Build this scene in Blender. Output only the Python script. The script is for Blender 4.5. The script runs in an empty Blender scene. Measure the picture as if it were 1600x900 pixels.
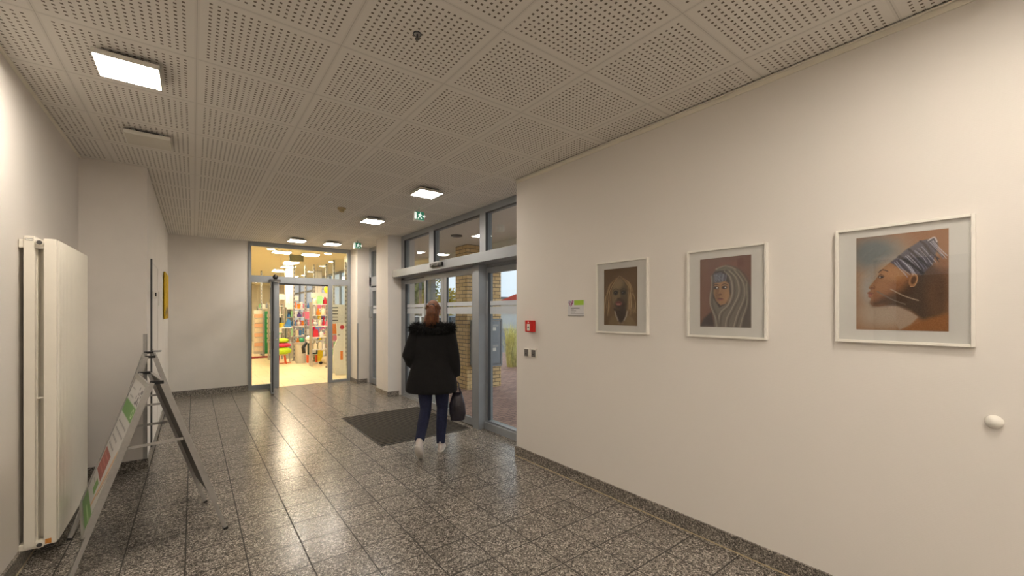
import bpy, bmesh, math, random
import numpy as np
from mathutils import Vector, Matrix, Euler
random.seed(7)
PI = math.pi
scene = bpy.context.scene
COL = scene.collection
def lin(c):
    return c/12.92 if c <= .04045 else ((c+.055)/1.055)**2.4
def rgb(r, g, b):
    return (lin(r/255), lin(g/255), lin(b/255), 1)

# ------------------------------------------------------------------ camera
F_PX = 652.0
YAW = math.atan(498/652)
cam = bpy.data.objects.new('camera', bpy.data.cameras.new('camera'))
COL.objects.link(cam)
cam.location = (0, 0, 1.56)
cam.rotation_euler = (PI/2, 0, -YAW)
cam.data.sensor_width = 36
cam.data.lens = 36*F_PX/1600
cam.data.shift_y = 39/1600
cam.data.clip_start = .02
scene.camera = cam
# ------------------------------------------------------------------ world, exposure
scene.view_settings.view_transform = 'Standard'
scene.view_settings.look = 'None'
scene.view_settings.gamma = 1
scene.view_settings.use_curve_mapping = False
scene.view_settings.exposure = 0.25
LAMP = 70.0          # hall ceiling lamps
SHOP = 72.0          # shop ceiling lamps
world = bpy.data.worlds.new('overcast_sky'); scene.world = world
world.use_nodes = True
wn = world.node_tree; wn.nodes.clear()
wo = wn.nodes.new('ShaderNodeOutputWorld'); wb = wn.nodes.new('ShaderNodeBackground')
wt = wn.nodes.new('ShaderNodeTexCoord'); wz = wn.nodes.new('ShaderNodeTexNoise'); wr = wn.nodes.new('ShaderNodeValToRGB')
wz.inputs['Scale'].default_value = 2.2; wz.inputs['Detail'].default_value = 4
wr.color_ramp.elements[0].color = (.66, .77, .93, 1); wr.color_ramp.elements[1].color = (.95, .97, 1, 1)
wr.color_ramp.elements[0].position = .35; wr.color_ramp.elements[1].position = .65
wn.links.new(wt.outputs['Generated'], wz.inputs['Vector']); wn.links.new(wz.outputs['Fac'], wr.inputs['Fac'])
wn.links.new(wr.outputs['Color'], wb.inputs['Color']); wb.inputs['Strength'].default_value = 1.08
wn.links.new(wb.outputs[0], wo.inputs[0])

# ------------------------------------------------------------------ materials
def newmat(name):
    m = bpy.data.materials.new(name); m.use_nodes = True
    nt = m.node_tree; b = nt.nodes['Principled BSDF']
    return m, nt, b
def mat(name, col, rough=.6, metal=0, var=.06, scale=30, bump=0.0, bscale=None, spec=.5, alpha=1, trans=0):
    m, nt, b = newmat(name)
    tc = nt.nodes.new('ShaderNodeTexCoord'); n = nt.nodes.new('ShaderNodeTexNoise')
    n.inputs['Scale'].default_value = scale; n.inputs['Detail'].default_value = 3
    nt.links.new(tc.outputs['Object'], n.inputs['Vector'])
    r = nt.nodes.new('ShaderNodeValToRGB')
    r.color_ramp.elements[0].position = .3; r.color_ramp.elements[1].position = .7
    r.color_ramp.elements[0].color = tuple(c*(1-var) for c in col[:3])+(1,)
    r.color_ramp.elements[1].color = tuple(min(1, c*(1+var)) for c in col[:3])+(1,)
    nt.links.new(n.outputs['Fac'], r.inputs['Fac']); nt.links.new(r.outputs['Color'], b.inputs['Base Color'])
    b.inputs['Roughness'].default_value = rough; b.inputs['Metallic'].default_value = metal
    b.inputs['Specular IOR Level'].default_value = spec
    b.inputs['Alpha'].default_value = alpha
    b.inputs['Transmission Weight'].default_value = trans
    if bump:
        n2 = nt.nodes.new('ShaderNodeTexNoise'); n2.inputs['Scale'].default_value = bscale or scale
        n2.inputs['Detail'].default_value = 2
        nt.links.new(tc.outputs['Object'], n2.inputs['Vector'])
        bp = nt.nodes.new('ShaderNodeBump'); bp.inputs['Strength'].default_value = bump; bp.inputs['Distance'].default_value = .01
        nt.links.new(n2.outputs['Fac'], bp.inputs['Height']); nt.links.new(bp.outputs[0], b.inputs['Normal'])
    return m
def emat(name, col, st, base=(.9, .9, .88, 1)):
    m, nt, b = newmat(name)
    b.inputs['Base Color'].default_value = base
    b.inputs['Emission Color'].default_value = col if len(col) == 4 else tuple(col)+(1,)
    b.inputs['Emission Strength'].default_value = st
    return m
def M_(nt, op, a, b=None, c=None):
    n = nt.nodes.new('ShaderNodeMath'); n.operation = op
    for i, v in enumerate((a, b, c)):
        if v is None: continue
        if isinstance(v, (int, float)): n.inputs[i].default_value = v
        else: nt.links.new(v, n.inputs[i])
    return n.outputs[0]
def glassmat(name, tint=(1, 1, 1), refl=1.0, ior=1.5):
    m = bpy.data.materials.new(name); m.use_nodes = True; nt = m.node_tree; nt.nodes.clear()
    o = nt.nodes.new('ShaderNodeOutputMaterial'); mix = nt.nodes.new('ShaderNodeMixShader')
    t = nt.nodes.new('ShaderNodeBsdfTransparent'); g = nt.nodes.new('ShaderNodeBsdfGlossy'); f = nt.nodes.new('ShaderNodeFresnel')
    t.inputs[0].default_value = tuple(tint)+(1,); g.inputs['Roughness'].default_value = .015
    nt.nodes.remove(f); f = nt.nodes.new('ShaderNodeLayerWeight'); f.inputs['Blend'].default_value = .5
    f0 = ((ior-1)/(ior+1))**2      # Schlick reflectance, the same from both faces of the pane
    k = M_(nt, 'MULTIPLY', M_(nt, 'MULTIPLY_ADD', M_(nt, 'POWER', f.outputs['Facing'], 5), 1-f0, f0), refl)
    nt.links.new(k, mix.inputs[0]); nt.links.new(t.outputs[0], mix.inputs[1]); nt.links.new(g.outputs[0], mix.inputs[2])
    nt.links.new(mix.outputs[0], o.inputs[0])
    return m

M = {}
def wallmat(name, col):
    m, nt, b = newmat(name)
    tc = nt.nodes.new('ShaderNodeTexCoord')
    n = nt.nodes.new('ShaderNodeTexNoise'); n.inputs['Scale'].default_value = 3; nt.links.new(tc.outputs['Object'], n.inputs['Vector'])
    r = nt.nodes.new('ShaderNodeValToRGB'); nt.links.new(n.outputs['Fac'], r.inputs['Fac'])
    r.color_ramp.elements[0].color = tuple(c*.985 for c in col[:3])+(1,); r.color_ramp.elements[1].color = col
    nt.links.new(r.outputs['Color'], b.inputs['Base Color'])
    v = nt.nodes.new('ShaderNodeTexVoronoi'); v.inputs['Scale'].default_value = 130; v.inputs['Randomness'].default_value = .25
    nt.links.new(tc.outputs['Object'], v.inputs['Vector'])
    bp = nt.nodes.new('ShaderNodeBump'); bp.inputs['Strength'].default_value = .22; bp.inputs['Distance'].default_value = .002
    nt.links.new(v.outputs['Distance'], bp.inputs['Height']); nt.links.new(bp.outputs[0], b.inputs['Normal'])
    b.inputs['Roughness'].default_value = .75; b.inputs['Specular IOR Level'].default_value = .25
    return m
M['wall'] = wallmat('woven_wallpaper_white', (.80, .755, .70, 1))
M['plaster'] = mat('smooth_white_plaster', (.80, .755, .70), .8, var=.02, scale=4)
M['grey'] = mat('grey_coated_aluminium', rgb(146, 150, 154), .38, 0.0, .03, 8)
M['greydk'] = mat('dark_grey_gasket', rgb(60, 62, 64), .5, 0, .05, 10)
M['alu'] = mat('brushed_aluminium', rgb(176, 174, 170), .35, .55, .05, 40)
M['alud'] = mat('dark_aluminium', rgb(90, 88, 86), .4, .5, .05, 40)
M['black'] = mat('black_plastic', rgb(22, 22, 23), .4, 0, .1, 20)
M['white'] = mat('white_plastic', rgb(236, 232, 222), .4, 0, .02, 20)
M['radiator'] = mat('white_radiator_enamel', rgb(236, 230, 216), .32, 0, .015, 12)
M['lampbody'] = mat('white_lamp_housing', rgb(225, 222, 212), .45, 0, .02, 12)
M['lampoff'] = mat('unlit_opal_diffuser', rgb(205, 198, 184), .35, 0, .01, 12)
M['lampon'] = emat('lit_opal_diffuser', (1, .90, .785), LAMP)
M['shoplamp'] = emat('lit_shop_panel', (1, .84, .60), SHOP)
M['paper'] = mat('matt_white_mount_board', rgb(218, 216, 210), .8, 0, .01, 20)
M['glass'] = glassmat('clear_window_glass', (.93, .96, .94), 1.0, 1.5)
M['picglass'] = glassmat('picture_glass', (.98, .98, .98), 1.0, 1.6)
def frosted():
    m, nt, b = newmat('frosted_glass_band')
    b.inputs['Base Color'].default_value = rgb(205, 211, 217); b.inputs['Roughness'].default_value = .5
    n = nt.nodes.new('ShaderNodeTexNoise'); n.inputs['Scale'].default_value = 60
    a = M_(nt, 'MULTIPLY_ADD', n.outputs['Fac'], .04, .84); nt.links.new(a, b.inputs['Alpha'])
    return m
M['frost'] = frosted()

def ceilingmat():
    m, nt, b = newmat('perforated_ceiling_board')
    tc = nt.nodes.new('ShaderNodeTexCoord'); s = nt.nodes.new('ShaderNodeSeparateXYZ')
    nt.links.new(tc.outputs['Object'], s.inputs[0])
    def cell(o, off, pitch):
        return M_(nt, 'FRACT', M_(nt, 'DIVIDE', M_(nt, 'ADD', o, -off+100*pitch), pitch))
    X, Y = s.outputs[0], s.outputs[1]
    px, py = .6235, .629
    cx, cy = cell(X, .015, px), cell(Y, 2.993, py)
    ax = M_(nt, 'MULTIPLY', M_(nt, 'ABSOLUTE', M_(nt, 'SUBTRACT', cx, .5)), px)
    ay = M_(nt, 'MULTIPLY', M_(nt, 'ABSOLUTE', M_(nt, 'SUBTRACT', cy, .5)), py)
    # hole grid, 16 x 16 holes of 32 mm pitch centred on each board
    hp = .0325
    hx = M_(nt, 'ABSOLUTE', M_(nt, 'SUBTRACT', M_(nt, 'FRACT', M_(nt, 'ADD', M_(nt, 'DIVIDE', ax, hp), .5)), .5))
    hy = M_(nt, 'ABSOLUTE', M_(nt, 'SUBTRACT', M_(nt, 'FRACT', M_(nt, 'ADD', M_(nt, 'DIVIDE', ay, hp), .5)), .5))
    hole = M_(nt, 'LESS_THAN', M_(nt, 'MAXIMUM', hx, hy), .19)
    ins = M_(nt, 'LESS_THAN', M_(nt, 'MAXIMUM', ax, ay), hp*8.5)
    hole = M_(nt, 'MULTIPLY', hole, ins)
    seam = M_(nt, 'GREATER_THAN', M_(nt, 'MAXIMUM', M_(nt, 'SUBTRACT', ax, px/2), M_(nt, 'SUBTRACT', ay, py/2)), -.0016)
    band = M_(nt, 'GREATER_THAN', M_(nt, 'MAXIMUM', M_(nt, 'SUBTRACT', ax, px/2), M_(nt, 'SUBTRACT', ay, py/2)), -.011)
    k = M_(nt, 'MAXIMUM', hole, M_(nt, 'ADD', M_(nt, 'MULTIPLY', seam, .30), M_(nt, 'MULTIPLY', band, .09)))
    n = nt.nodes.new('ShaderNodeTexNoise'); n.inputs['Scale'].default_value = 2; nt.links.new(tc.outputs['Object'], n.inputs['Vector'])
    mix = nt.nodes.new('ShaderNodeMixRGB'); mix.inputs[1].default_value = (.78, .745, .69, 1); mix.inputs[2].default_value = (.19, .16, .125, 1)
    nt.links.new(k, mix.inputs[0]); nt.links.new(mix.outputs[0], b.inputs['Base Color'])
    bp = nt.nodes.new('ShaderNodeBump'); bp.invert = True; bp.inputs['Strength'].default_value = .4; bp.inputs['Distance'].default_value = .003
    nt.links.new(k, bp.inputs['Height']); nt.links.new(bp.outputs[0], b.inputs['Normal'])
    b.inputs['Roughness'].default_value = .85; b.inputs['Specular IOR Level'].default_value = .2
    return m
M['ceiling'] = ceilingmat()

def granite(name, tiles=True, rough=.16):
    m, nt, b = newmat(name)
    tc = nt.nodes.new('ShaderNodeTexCoord')
    v1 = nt.nodes.new('ShaderNodeTexVoronoi'); v1.inputs['Scale'].default_value = 230
    v2 = nt.nodes.new('ShaderNodeTexVoronoi'); v2.inputs['Scale'].default_value = 85
    for v in (v1, v2): nt.links.new(tc.outputs['Object'], v.inputs['Vector'])
    s1 = nt.nodes.new('ShaderNodeSeparateColor'); nt.links.new(v1.outputs['Color'], s1.inputs[0])
    s2 = nt.nodes.new('ShaderNodeSeparateColor'); nt.links.new(v2.outputs['Color'], s2.inputs[0])
    mx = M_(nt, 'ADD', M_(nt, 'MULTIPLY', s1.outputs[0], .62), M_(nt, 'MULTIPLY', s2.outputs[0], .38))
    r = nt.nodes.new('ShaderNodeValToRGB'); e = r.color_ramp.elements
    e[0].position = .12; e[0].color = (.035, .032, .028, 1); e[1].position = .9; e[1].color = (.66, .60, .53, 1)
    for p, c in ((.30, (.075, .067, .057, 1)), (.48, (.165, .148, .127, 1)), (.68, (.315, .28, .238, 1))):
        q = e.new(p); q.color = c
    nt.links.new(mx, r.inputs[0])
    out = r.outputs[0]
    if tiles:
        s = nt.nodes.new('ShaderNodeSeparateXYZ'); nt.links.new(tc.outputs['Object'], s.inputs[0])
        P = .3118
        def dist(o, off, pitch):
            f = M_(nt, 'FRACT', M_(nt, 'DIVIDE', M_(nt, 'ADD', o, -off+200*pitch), pitch))
            return M_(nt, 'MULTIPLY', M_(nt, 'SUBTRACT', .5, M_(nt, 'ABSOLUTE', M_(nt, 'SUBTRACT', f, .5))), pitch)
        dx, dy = dist(s.outputs[0], -.04, P), dist(s.outputs[1], 2.5, .3135)
        g = M_(nt, 'MAXIMUM', M_(nt, 'LESS_THAN', dx, .0038), M_(nt, 'LESS_THAN', dy, .0045))
        # tone differs a little from tile to tile
        fx = M_(nt, 'FLOOR', M_(nt, 'DIVIDE', M_(nt, 'ADD', s.outputs[0], .04), P)); fy = M_(nt, 'FLOOR', M_(nt, 'DIVIDE', M_(nt, 'ADD', s.outputs[1], -2.5), .3135))
        cb = nt.nodes.new('ShaderNodeCombineXYZ'); nt.links.new(fx, cb.inputs[0]); nt.links.new(fy, cb.inputs[1])
        wn_ = nt.nodes.new('ShaderNodeTexWhiteNoise'); nt.links.new(cb.outputs[0], wn_.inputs['Vector'])
        tone = M_(nt, 'MULTIPLY_ADD', wn_.outputs['Value'], .14, .93)
        h = nt.nodes.new('ShaderNodeHueSaturation'); nt.links.new(out, h.inputs['Color']); nt.links.new(tone, h.inputs['Value'])
        mix = nt.nodes.new('ShaderNodeMixRGB'); nt.links.new(g, mix.inputs[0]); nt.links.new(h.outputs[0], mix.inputs[1]); mix.inputs[2].default_value = (.022, .018, .013, 1)
        out = mix.outputs[0]
        ro = M_(nt, 'MULTIPLY_ADD', g, .5, rough); nt.links.new(ro, b.inputs['Roughness'])
    else: b.inputs['Roughness'].default_value = rough
    nt.links.new(out, b.inputs['Base Color'])
    b.inputs['Specular IOR Level'].default_value = .45
    return m
M['floor'] = granite('polished_granite_tiles', True, .23)
M['granite'] = granite('granite_skirting', False, .3)

def brickmat(name, c1, c2, mortar, bw, bh, ms, axes='XZ', rough=.85):
    m, nt, b = newmat(name)
    tc = nt.nodes.new('ShaderNodeTexCoord'); s = nt.nodes.new('ShaderNodeSeparateXYZ'); nt.links.new(tc.outputs['Object'], s.inputs[0])
    cb = nt.nodes.new('ShaderNodeCombineXYZ')
    if axes == 'XZ':
        nt.links.new(M_(nt, 'ADD', s.outputs[0], s.outputs[1]), cb.inputs[0]); nt.links.new(s.outputs[2], cb.inputs[1])
    else:
        nt.links.new(s.outputs[0], cb.inputs[0]); nt.links.new(s.outputs[1], cb.inputs[1])
    br = nt.nodes.new('ShaderNodeTexBrick'); br.inputs['Scale'].default_value = 1
    br.inputs['Color1'].default_value = c1; br.inputs['Color2'].default_value = c2; br.inputs['Mortar'].default_value = mortar
    br.inputs['Brick Width'].default_value = bw; br.inputs['Row Height'].default_value = bh; br.inputs['Mortar Size'].default_value = ms
    nt.links.new(cb.outputs[0], br.inputs['Vector']); nt.links.new(br.outputs['Color'], b.inputs['Base Color'])
    bp = nt.nodes.new('ShaderNodeBump'); bp.inputs['Strength'].default_value = .5; bp.inputs['Distance'].default_value = .005; bp.invert = True
    nt.links.new(br.outputs['Fac'], bp.inputs['Height']); nt.links.new(bp.outputs[0], b.inputs['Normal'])
    b.inputs['Roughness'].default_value = rough
    return m
M['brick'] = brickmat('yellow_clinker_brick', rgb(244, 212, 158), rgb(226, 190, 134), rgb(128, 108, 86), .25, .078, .007)
M['paving'] = brickmat('red_brown_paving', rgb(190, 152, 138), rgb(160, 126, 116), rgb(112, 96, 88), .2, .1, .006, 'XY')
M['shopfloor'] = brickmat('cream_shop_tiles', rgb(244, 224, 184), rgb(240, 218, 176), rgb(206, 182, 140), .62, .62, .006, 'XY', .3)
M['asphalt'] = mat('asphalt', rgb(120, 120, 122), .9, 0, .15, 40)

# ------------------------------------------------------------------ mesh builder
class MB:
    def __init__(s): s.v = []; s.f = []; s.m = []
    def add(s, vs, fs, mi=0):
        o = len(s.v); s.v += [tuple(v) for v in vs]; s.f += [tuple(i+o for i in f) for f in fs]; s.m += [mi]*len(fs); return s
    def box(s, x0, x1, y0, y1, z0, z1, mi=0):
        vs = [(x, y, z) for z in (z0, z1) for y in (y0, y1) for x in (x0, x1)]
        return s.add(vs, [(0, 2, 3, 1), (4, 5, 7, 6), (0, 1, 5, 4), (2, 6, 7, 3), (0, 4, 6, 2), (1, 3, 7, 5)], mi)
    def bev(s, x0, x1, y0, y1, z0, z1, b=.005, mi=0):
        bm = bmesh.new(); r = bmesh.ops.create_cube(bm, size=1)
        for v in bm.verts: v.co = Vector(((x0+x1)/2+v.co.x*(x1-x0), (y0+y1)/2+v.co.y*(y1-y0), (z0+z1)/2+v.co.z*(z1-z0)))
        bmesh.ops.bevel(bm, geom=bm.edges[:]+bm.verts[:], offset=b, segments=2, profile=.5, affect='EDGES')
        return s.frombm(bm, mi)
    def frombm(s, bm, mi=0, mtx=None):
        bm.verts.index_update()
        vs = [(mtx @ v.co if mtx else v.co.copy()) for v in bm.verts]; fs = [[v.index for v in f.verts] for f in bm.faces]
        s.add(vs, fs, mi); bm.free(); return s
    def bar(s, p, q, w, t, up=(0, 0, 1), mi=0):
        p, q, up = Vector(p), Vector(q), Vector(up); d = (q-p).normalized()
        a = d.cross(up).normalized(); c = a.cross(d).normalized()
        vs = []
        for e in (p, q):
            for i, j in ((-1, -1), (1, -1), (1, 1), (-1, 1)): vs.append(e+a*i*w/2+c*j*t/2)
        return s.add(vs, [(0, 1, 2, 3), (7, 6, 5, 4), (0, 4, 5, 1), (1, 5, 6, 2), (2, 6, 7, 3), (3, 7, 4, 0)], mi)
    def tube(s, pts, rad, seg=10, mi=0, flat=1.0, up=(0, 0, 1)):
        pts = [Vector(p) for p in pts]; n = len(pts)
        if isinstance(rad, (int, float)): rad = [rad]*n
        prev = None; vs = []
        for i, p in enumerate(pts):
            d = (pts[min(i+1, n-1)]-pts[max(i-1, 0)]).normalized()
            if prev is None:
                u = Vector(up)
                if abs(d.dot(u)) > .95: u = Vector((1, 0, 0))
                a = d.cross(u).normalized()
            else:
                a = (prev-d*prev.dot(d)).normalized()
            prev = a; c = d.cross(a)
            for k in range(seg):
                t = 2*PI*k/seg; vs.append(p+(a*math.cos(t)+c*math.sin(t)*flat)*rad[i])
        fs = []
        for i in range(n-1):
            for k in range(seg):
                k2 = (k+1) % seg; fs.append((i*seg+k, i*seg+k2, (i+1)*seg+k2, (i+1)*seg+k))
        vs.append(pts[0]); vs.append(pts[-1]); a0 = n*seg
        for k in range(seg):
            k2 = (k+1) % seg; fs.append((a0, k2, k)); fs.append((a0+1, (n-1)*seg+k, (n-1)*seg+k2))
        return s.add(vs, fs, mi)
    def rings(s, rs, seg=24, mi=0, pw=1.0):
        # rs: (cx, cy, z, rx, ry)
        vs = []
        for (cx, cy, z, rx, ry) in rs:
            for k in range(seg):
                t = 2*PI*k/seg; c, q = math.cos(t), math.sin(t)
                vs.append((cx+rx*math.copysign(abs(c)**pw, c), cy+ry*math.copysign(abs(q)**pw, q), z))
        n = len(rs); fs = []
        for i in range(n-1):
            for k in range(seg):
                k2 = (k+1) % seg; fs.append((i*seg+k, i*seg+k2, (i+1)*seg+k2, (i+1)*seg+k))
        fs.append(tuple(reversed(range(seg)))); fs.append(tuple((n-1)*seg+k for k in range(seg)))
        return s.add(vs, fs, mi)
    def lathe(s, prof, c=(0, 0, 0), axis='z', seg=24, mi=0):
        vs = []
        for (r, h) in prof:
            for k in range(seg):
                t = 2*PI*k/seg; a, b = r*math.cos(t), r*math.sin(t)
                p = {'z': (a, b, h), 'x': (h, a, b), 'y': (b, h, a)}[axis]; vs.append((c[0]+p[0], c[1]+p[1], c[2]+p[2]))
        fs = []
        n = len(prof)
        for i in range(n-1):
            for k in range(seg):
                k2 = (k+1) % seg; fs.append((i*seg+k, i*seg+k2, (i+1)*seg+k2, (i+1)*seg+k))
        fs.append(tuple(reversed(range(seg)))); fs.append(tuple((n-1)*seg+k for k in range(seg)))
        return s.add(vs, fs, mi)
    def ell(s, c, r, seg=16, rg=10, mi=0, rot=None):
        vs = [(0, 0, -1)]
        for i in range(1, rg):
            p = -PI/2+PI*i/rg
            for k in range(seg):
                t = 2*PI*k/seg; vs.append((math.cos(p)*math.cos(t), math.cos(p)*math.sin(t), math.sin(p)))
        vs.append((0, 0, 1)); fs = []
        for k in range(seg): fs.append((0, 1+(k+1) % seg, 1+k))
        for i in range(rg-2):
            for k in range(seg):
                k2 = (k+1) % seg; fs.append((1+i*seg+k, 1+i*seg+k2, 1+(i+1)*seg+k2, 1+(i+1)*seg+k))
        L = len(vs)-1; b = 1+(rg-2)*seg
        for k in range(seg): fs.append((L, b+k, b+(k+1) % seg))
        R = Euler(rot).to_matrix() if rot else Matrix.Identity(3)
        return s.add([Vector(c)+R @ Vector((v[0]*r[0], v[1]*r[1], v[2]*r[2])) for v in vs], fs, mi)
    def prism(s, poly, vec, mi=0):
        n = len(poly); poly = [Vector(p) for p in poly]; vec = Vector(vec)
        vs = poly+[p+vec for p in poly]
        fs = [tuple(reversed(range(n))), tuple(range(n, 2*n))]+[(i, (i+1) % n, n+(i+1) % n, n+i) for i in range(n)]
        return s.add(vs, fs, mi)
    def build(s, name, mats, parent=None, loc=(0, 0, 0), smooth=False, fix=True):
        me = bpy.data.meshes.new(name)
        L = Vector(loc)
        me.from_pydata([tuple(Vector(v)-L) for v in s.v], [], s.f)
        if not isinstance(mats, (list, tuple)): mats = [mats]
        for m in mats: me.materials.append(m)
        me.polygons.foreach_set('material_index', s.m)
        if fix:
            bm = bmesh.new(); bm.from_mesh(me); bmesh.ops.recalc_face_normals(bm, faces=bm.faces[:]); bm.to_mesh(me); bm.free()
        if smooth:
            me.polygons.foreach_set('use_smooth', [True]*len(me.polygons))
        me.update()
        o = bpy.data.objects.new(name, me); COL.objects.link(o); o.location = L
        if parent is not None:
            o.parent = parent; o.location = L-absloc(parent) if loc != (0, 0, 0) else -absloc(parent)
            if loc == (0, 0, 0) : pass
        return o
def absloc(o):
    l = Vector(o.location)
    while o.parent: o = o.parent; l += Vector(o.location)
    return l
# all parts are written in world coordinates; absloc() puts them under their parent
def tag(o, label=None, cat=None, group=None, kind=None):
    if label: o['label'] = label
    if cat: o['category'] = cat
    if group: o['group'] = group
    if kind: o['kind'] = kind
    return o
def thing(name, label, cat, loc, group=None, kind=None):
    o = bpy.data.objects.new(name, None); COL.objects.link(o); o.location = loc; o.empty_display_size = .1
    return tag(o, label, cat, group, kind)
def struct(name, mb, m, label=None, **k):
    o = mb.build(name, m, **k); o['kind'] = 'structure'
    if label: o['label'] = label
    return o
def dup(root, loc, label=None, group=None, rotz=None):
    r = root.copy(); COL.objects.link(r); r.location = loc
    if rotz is not None: r.rotation_euler = (0, 0, rotz)
    if label: r['label'] = label
    if group: r['group'] = group
    for ch in list(root.children):
        c = ch.copy(); COL.objects.link(c); c.parent = r
        for g in list(ch.children):
            d = g.copy(); COL.objects.link(d); d.parent = c
    return r

# ================================================================== THE HALL SHELL
H = 3.013; XL = -.85; XR = 2.82; XB = -.37; YB = 5.54; YF = 9.93; YE = 3.61; XG = 3.15; YK = -5.2
struct('floor', MB().box(XL-.1, 3.325, YK-.1, YF+.06, -.12, 0), M['floor'])
struct('ceiling', MB().box(XL-.1, 3.325, YK-.1, YF+.1, H, H+.15), M['ceiling'])
struct('wall_left', MB().box(XL-.15, XL, YK-.1, YB+.02, 0, H), M['wall'])
struct('wall_left_return', MB().box(XL-.15, XB, YB, YF+.1, 0, H), M['plaster'])
struct('wall_right', MB().box(XR, 3.10, YK-.1, YE, 0, H), M['wall'])
struct('wall_back', MB().box(XL-.1, XR+.2, YK-.15, YK, 0, H), M['wall'])
struct('wall_far', MB().box(XB-.02, .883, YF, YF+.14, 0, H), M['plaster'])
struct('wall_pillar_near', MB().box(2.89, 3.42, 7.60, 8.22, 0, H), M['plaster'])
struct('wall_pillar_far', MB().box(2.885, 3.42, 9.42, YF+.12, 0, H), M['plaster'])
# skirting
bh = .105
struct('baseboard_right', MB().box(XR-.014, XR, YK, YE+.0, 0, bh), M['granite'])
struct('baseboard_right_end', MB().box(XR-.014, 3.10, YE, YE+.014, 0, bh), M['granite'])
struct('baseboard_left', MB().box(XL, XL+.016, YK, YB, 0, bh), M['granite'])
struct('baseboard_niche', MB().box(XL+.016, XB, YB-.014, YB, 0, bh), M['granite'])
struct('baseboard_passage', MB().box(XB, XB+.014, YB-.014, YF, 0, bh), M['granite'])
struct('baseboard_far', MB().box(XB+.014, .883, YF-.014, YF, 0, bh), M['granite'])
struct('baseboard_pillar_near', MB().box(2.876, 3.10, 7.586, 7.60, 0, .09).box(2.876, 2.89, 7.60, 8.234, 0, .09).box(2.89, 3.10, 8.22, 8.234, 0, .09), M['granite'])
struct('baseboard_pillar_far', MB().box(2.871, 3.10, 9.406, 9.42, 0, .09).box(2.871, 2.885, 9.42, YF-.002, 0, .09), M['granite'])
# sealant lines of pale silicone at the skirting foot, and the narrow ceiling angle
M['silicone'] = mat('pale_silicone_joint', rgb(176, 160, 130), .6, 0, .05, 30)
struct('trim_1', MB().box(XR-.020, XR-.014, YK, YE, 0, .006), M['silicone'])
struct('trim_2', MB().box(XL+.016, XL+.021, YK, YB-.02, 0, .006), M['silicone'])
M['angle'] = mat('beige_ceiling_angle', rgb(238, 232, 218), .6, 0, .02, 10)
struct('trim_3', MB().box(XR-.030, XR-.0245, YK, YE, H-.012, H-.001).box(XR-.006, XR, YK, YE, H-.036, H-.001).box(XR-.030, XR-.006, YK, YE, H-.005, H-.001), M['angle'])
struct('trim_4', MB().box(XL, XL+.02, YK, YB, H-.008, H-.001), M['angle'])
# metal corner guards
def guard(x, y, z1, label):
    t = MB().box(x-.001, x+.028, y-.003, y, .1, z1).box(x-.003, x, y-.003, y+.028, .1, z1)
    tag(t.build('corner_guard', M['alu'], loc=(x, y, .1)), label, 'corner guard', 'corner guards')
def guard2(x, y, z1, label):
    t = MB().box(x-.028, x+.003, y-.003, y, .1, z1).box(x, x+.003, y-.003, y+.028, .1, z1)
    tag(t.build('corner_guard', M['alu'], loc=(x, y, .1)), label, 'corner guard', 'corner guards')
guard2(XB, YB, 1.35, 'thin aluminium corner guard on the wall edge behind the signboards')
guard(2.885, 9.42, 1.33, 'thin aluminium corner guard on the white pillar beside the shop entrance')

# ================================================================== LAMPS
def lamp(x, y, on, label, group=None, m=None, z=H, half=.143, hh=.028):
    r = thing('ceiling_lamp', label, 'ceiling lamp', (x, y, z), group)
    MB().box(x-.1, x+.1, y-.1, y+.1, z-.012, z-.001).build('mounting_plate', M['alud'], r)
    for a in (-.085, .085): MB().box(x+a-.012, x+a+.012, y-.125, y+.125, z-.024, z-.010).build('bracket', M['alu'], r)
    MB().bev(x-half, x+half, y-half, y+half, z-.024-hh, z-.024, .003).build('housing', M['lampbody'], r)
    MB().box(x-half+.007, x+half-.007, y-half+.007, y+half-.007, z-.0252-hh, z-.0238-hh).build('diffuser', (M['lampon'] if on else M['lampoff']) if m is None else m, r)
    return r
lamp(-.297, 3.29, True, 'lit square ceiling lamp above the left wall radiator')
lamp(-.29, 4.53, False, 'unlit square ceiling lamp near the left wall, hanging on two clips')
lamp(2.19, 4.53, True, 'lit square ceiling lamp nearest the glass entrance header')
lamp(2.19, 6.40, True, 'lit square ceiling lamp before the narrow pillar, second from the entrance')
lamp(1.61, 9.02, True, 'lit square ceiling lamp just before the shop front, left of the pair')
lamp(2.26, 9.02, True, 'lit square ceiling lamp just before the shop front, right of the pair')
lamp(1.86, .02, True, 'lit square ceiling lamp right of and just behind the viewer')
lamp(-.30, .79, True, 'lit square ceiling lamp above the left wall behind the viewer')
lamp(.95, -1.1, True, 'added unseen fill lamp in the middle of the hall behind the viewer')  # out of view, added to light the near right wall more evenly
lamp(2.19, -2.35, True, 'added unseen fill lamp at the back right of the hall')  # unseen fill, added to brighten the lower right wall
lamp(-.30, -1.7, True, 'added unseen fill lamp at the back left of the hall')  # added out of view as fill for the near part of the hall
lamp(.95, -4.2, True, 'added unseen fill lamp by the back wall')  # extra unseen lamp, added for fill light from behind the viewer
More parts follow.
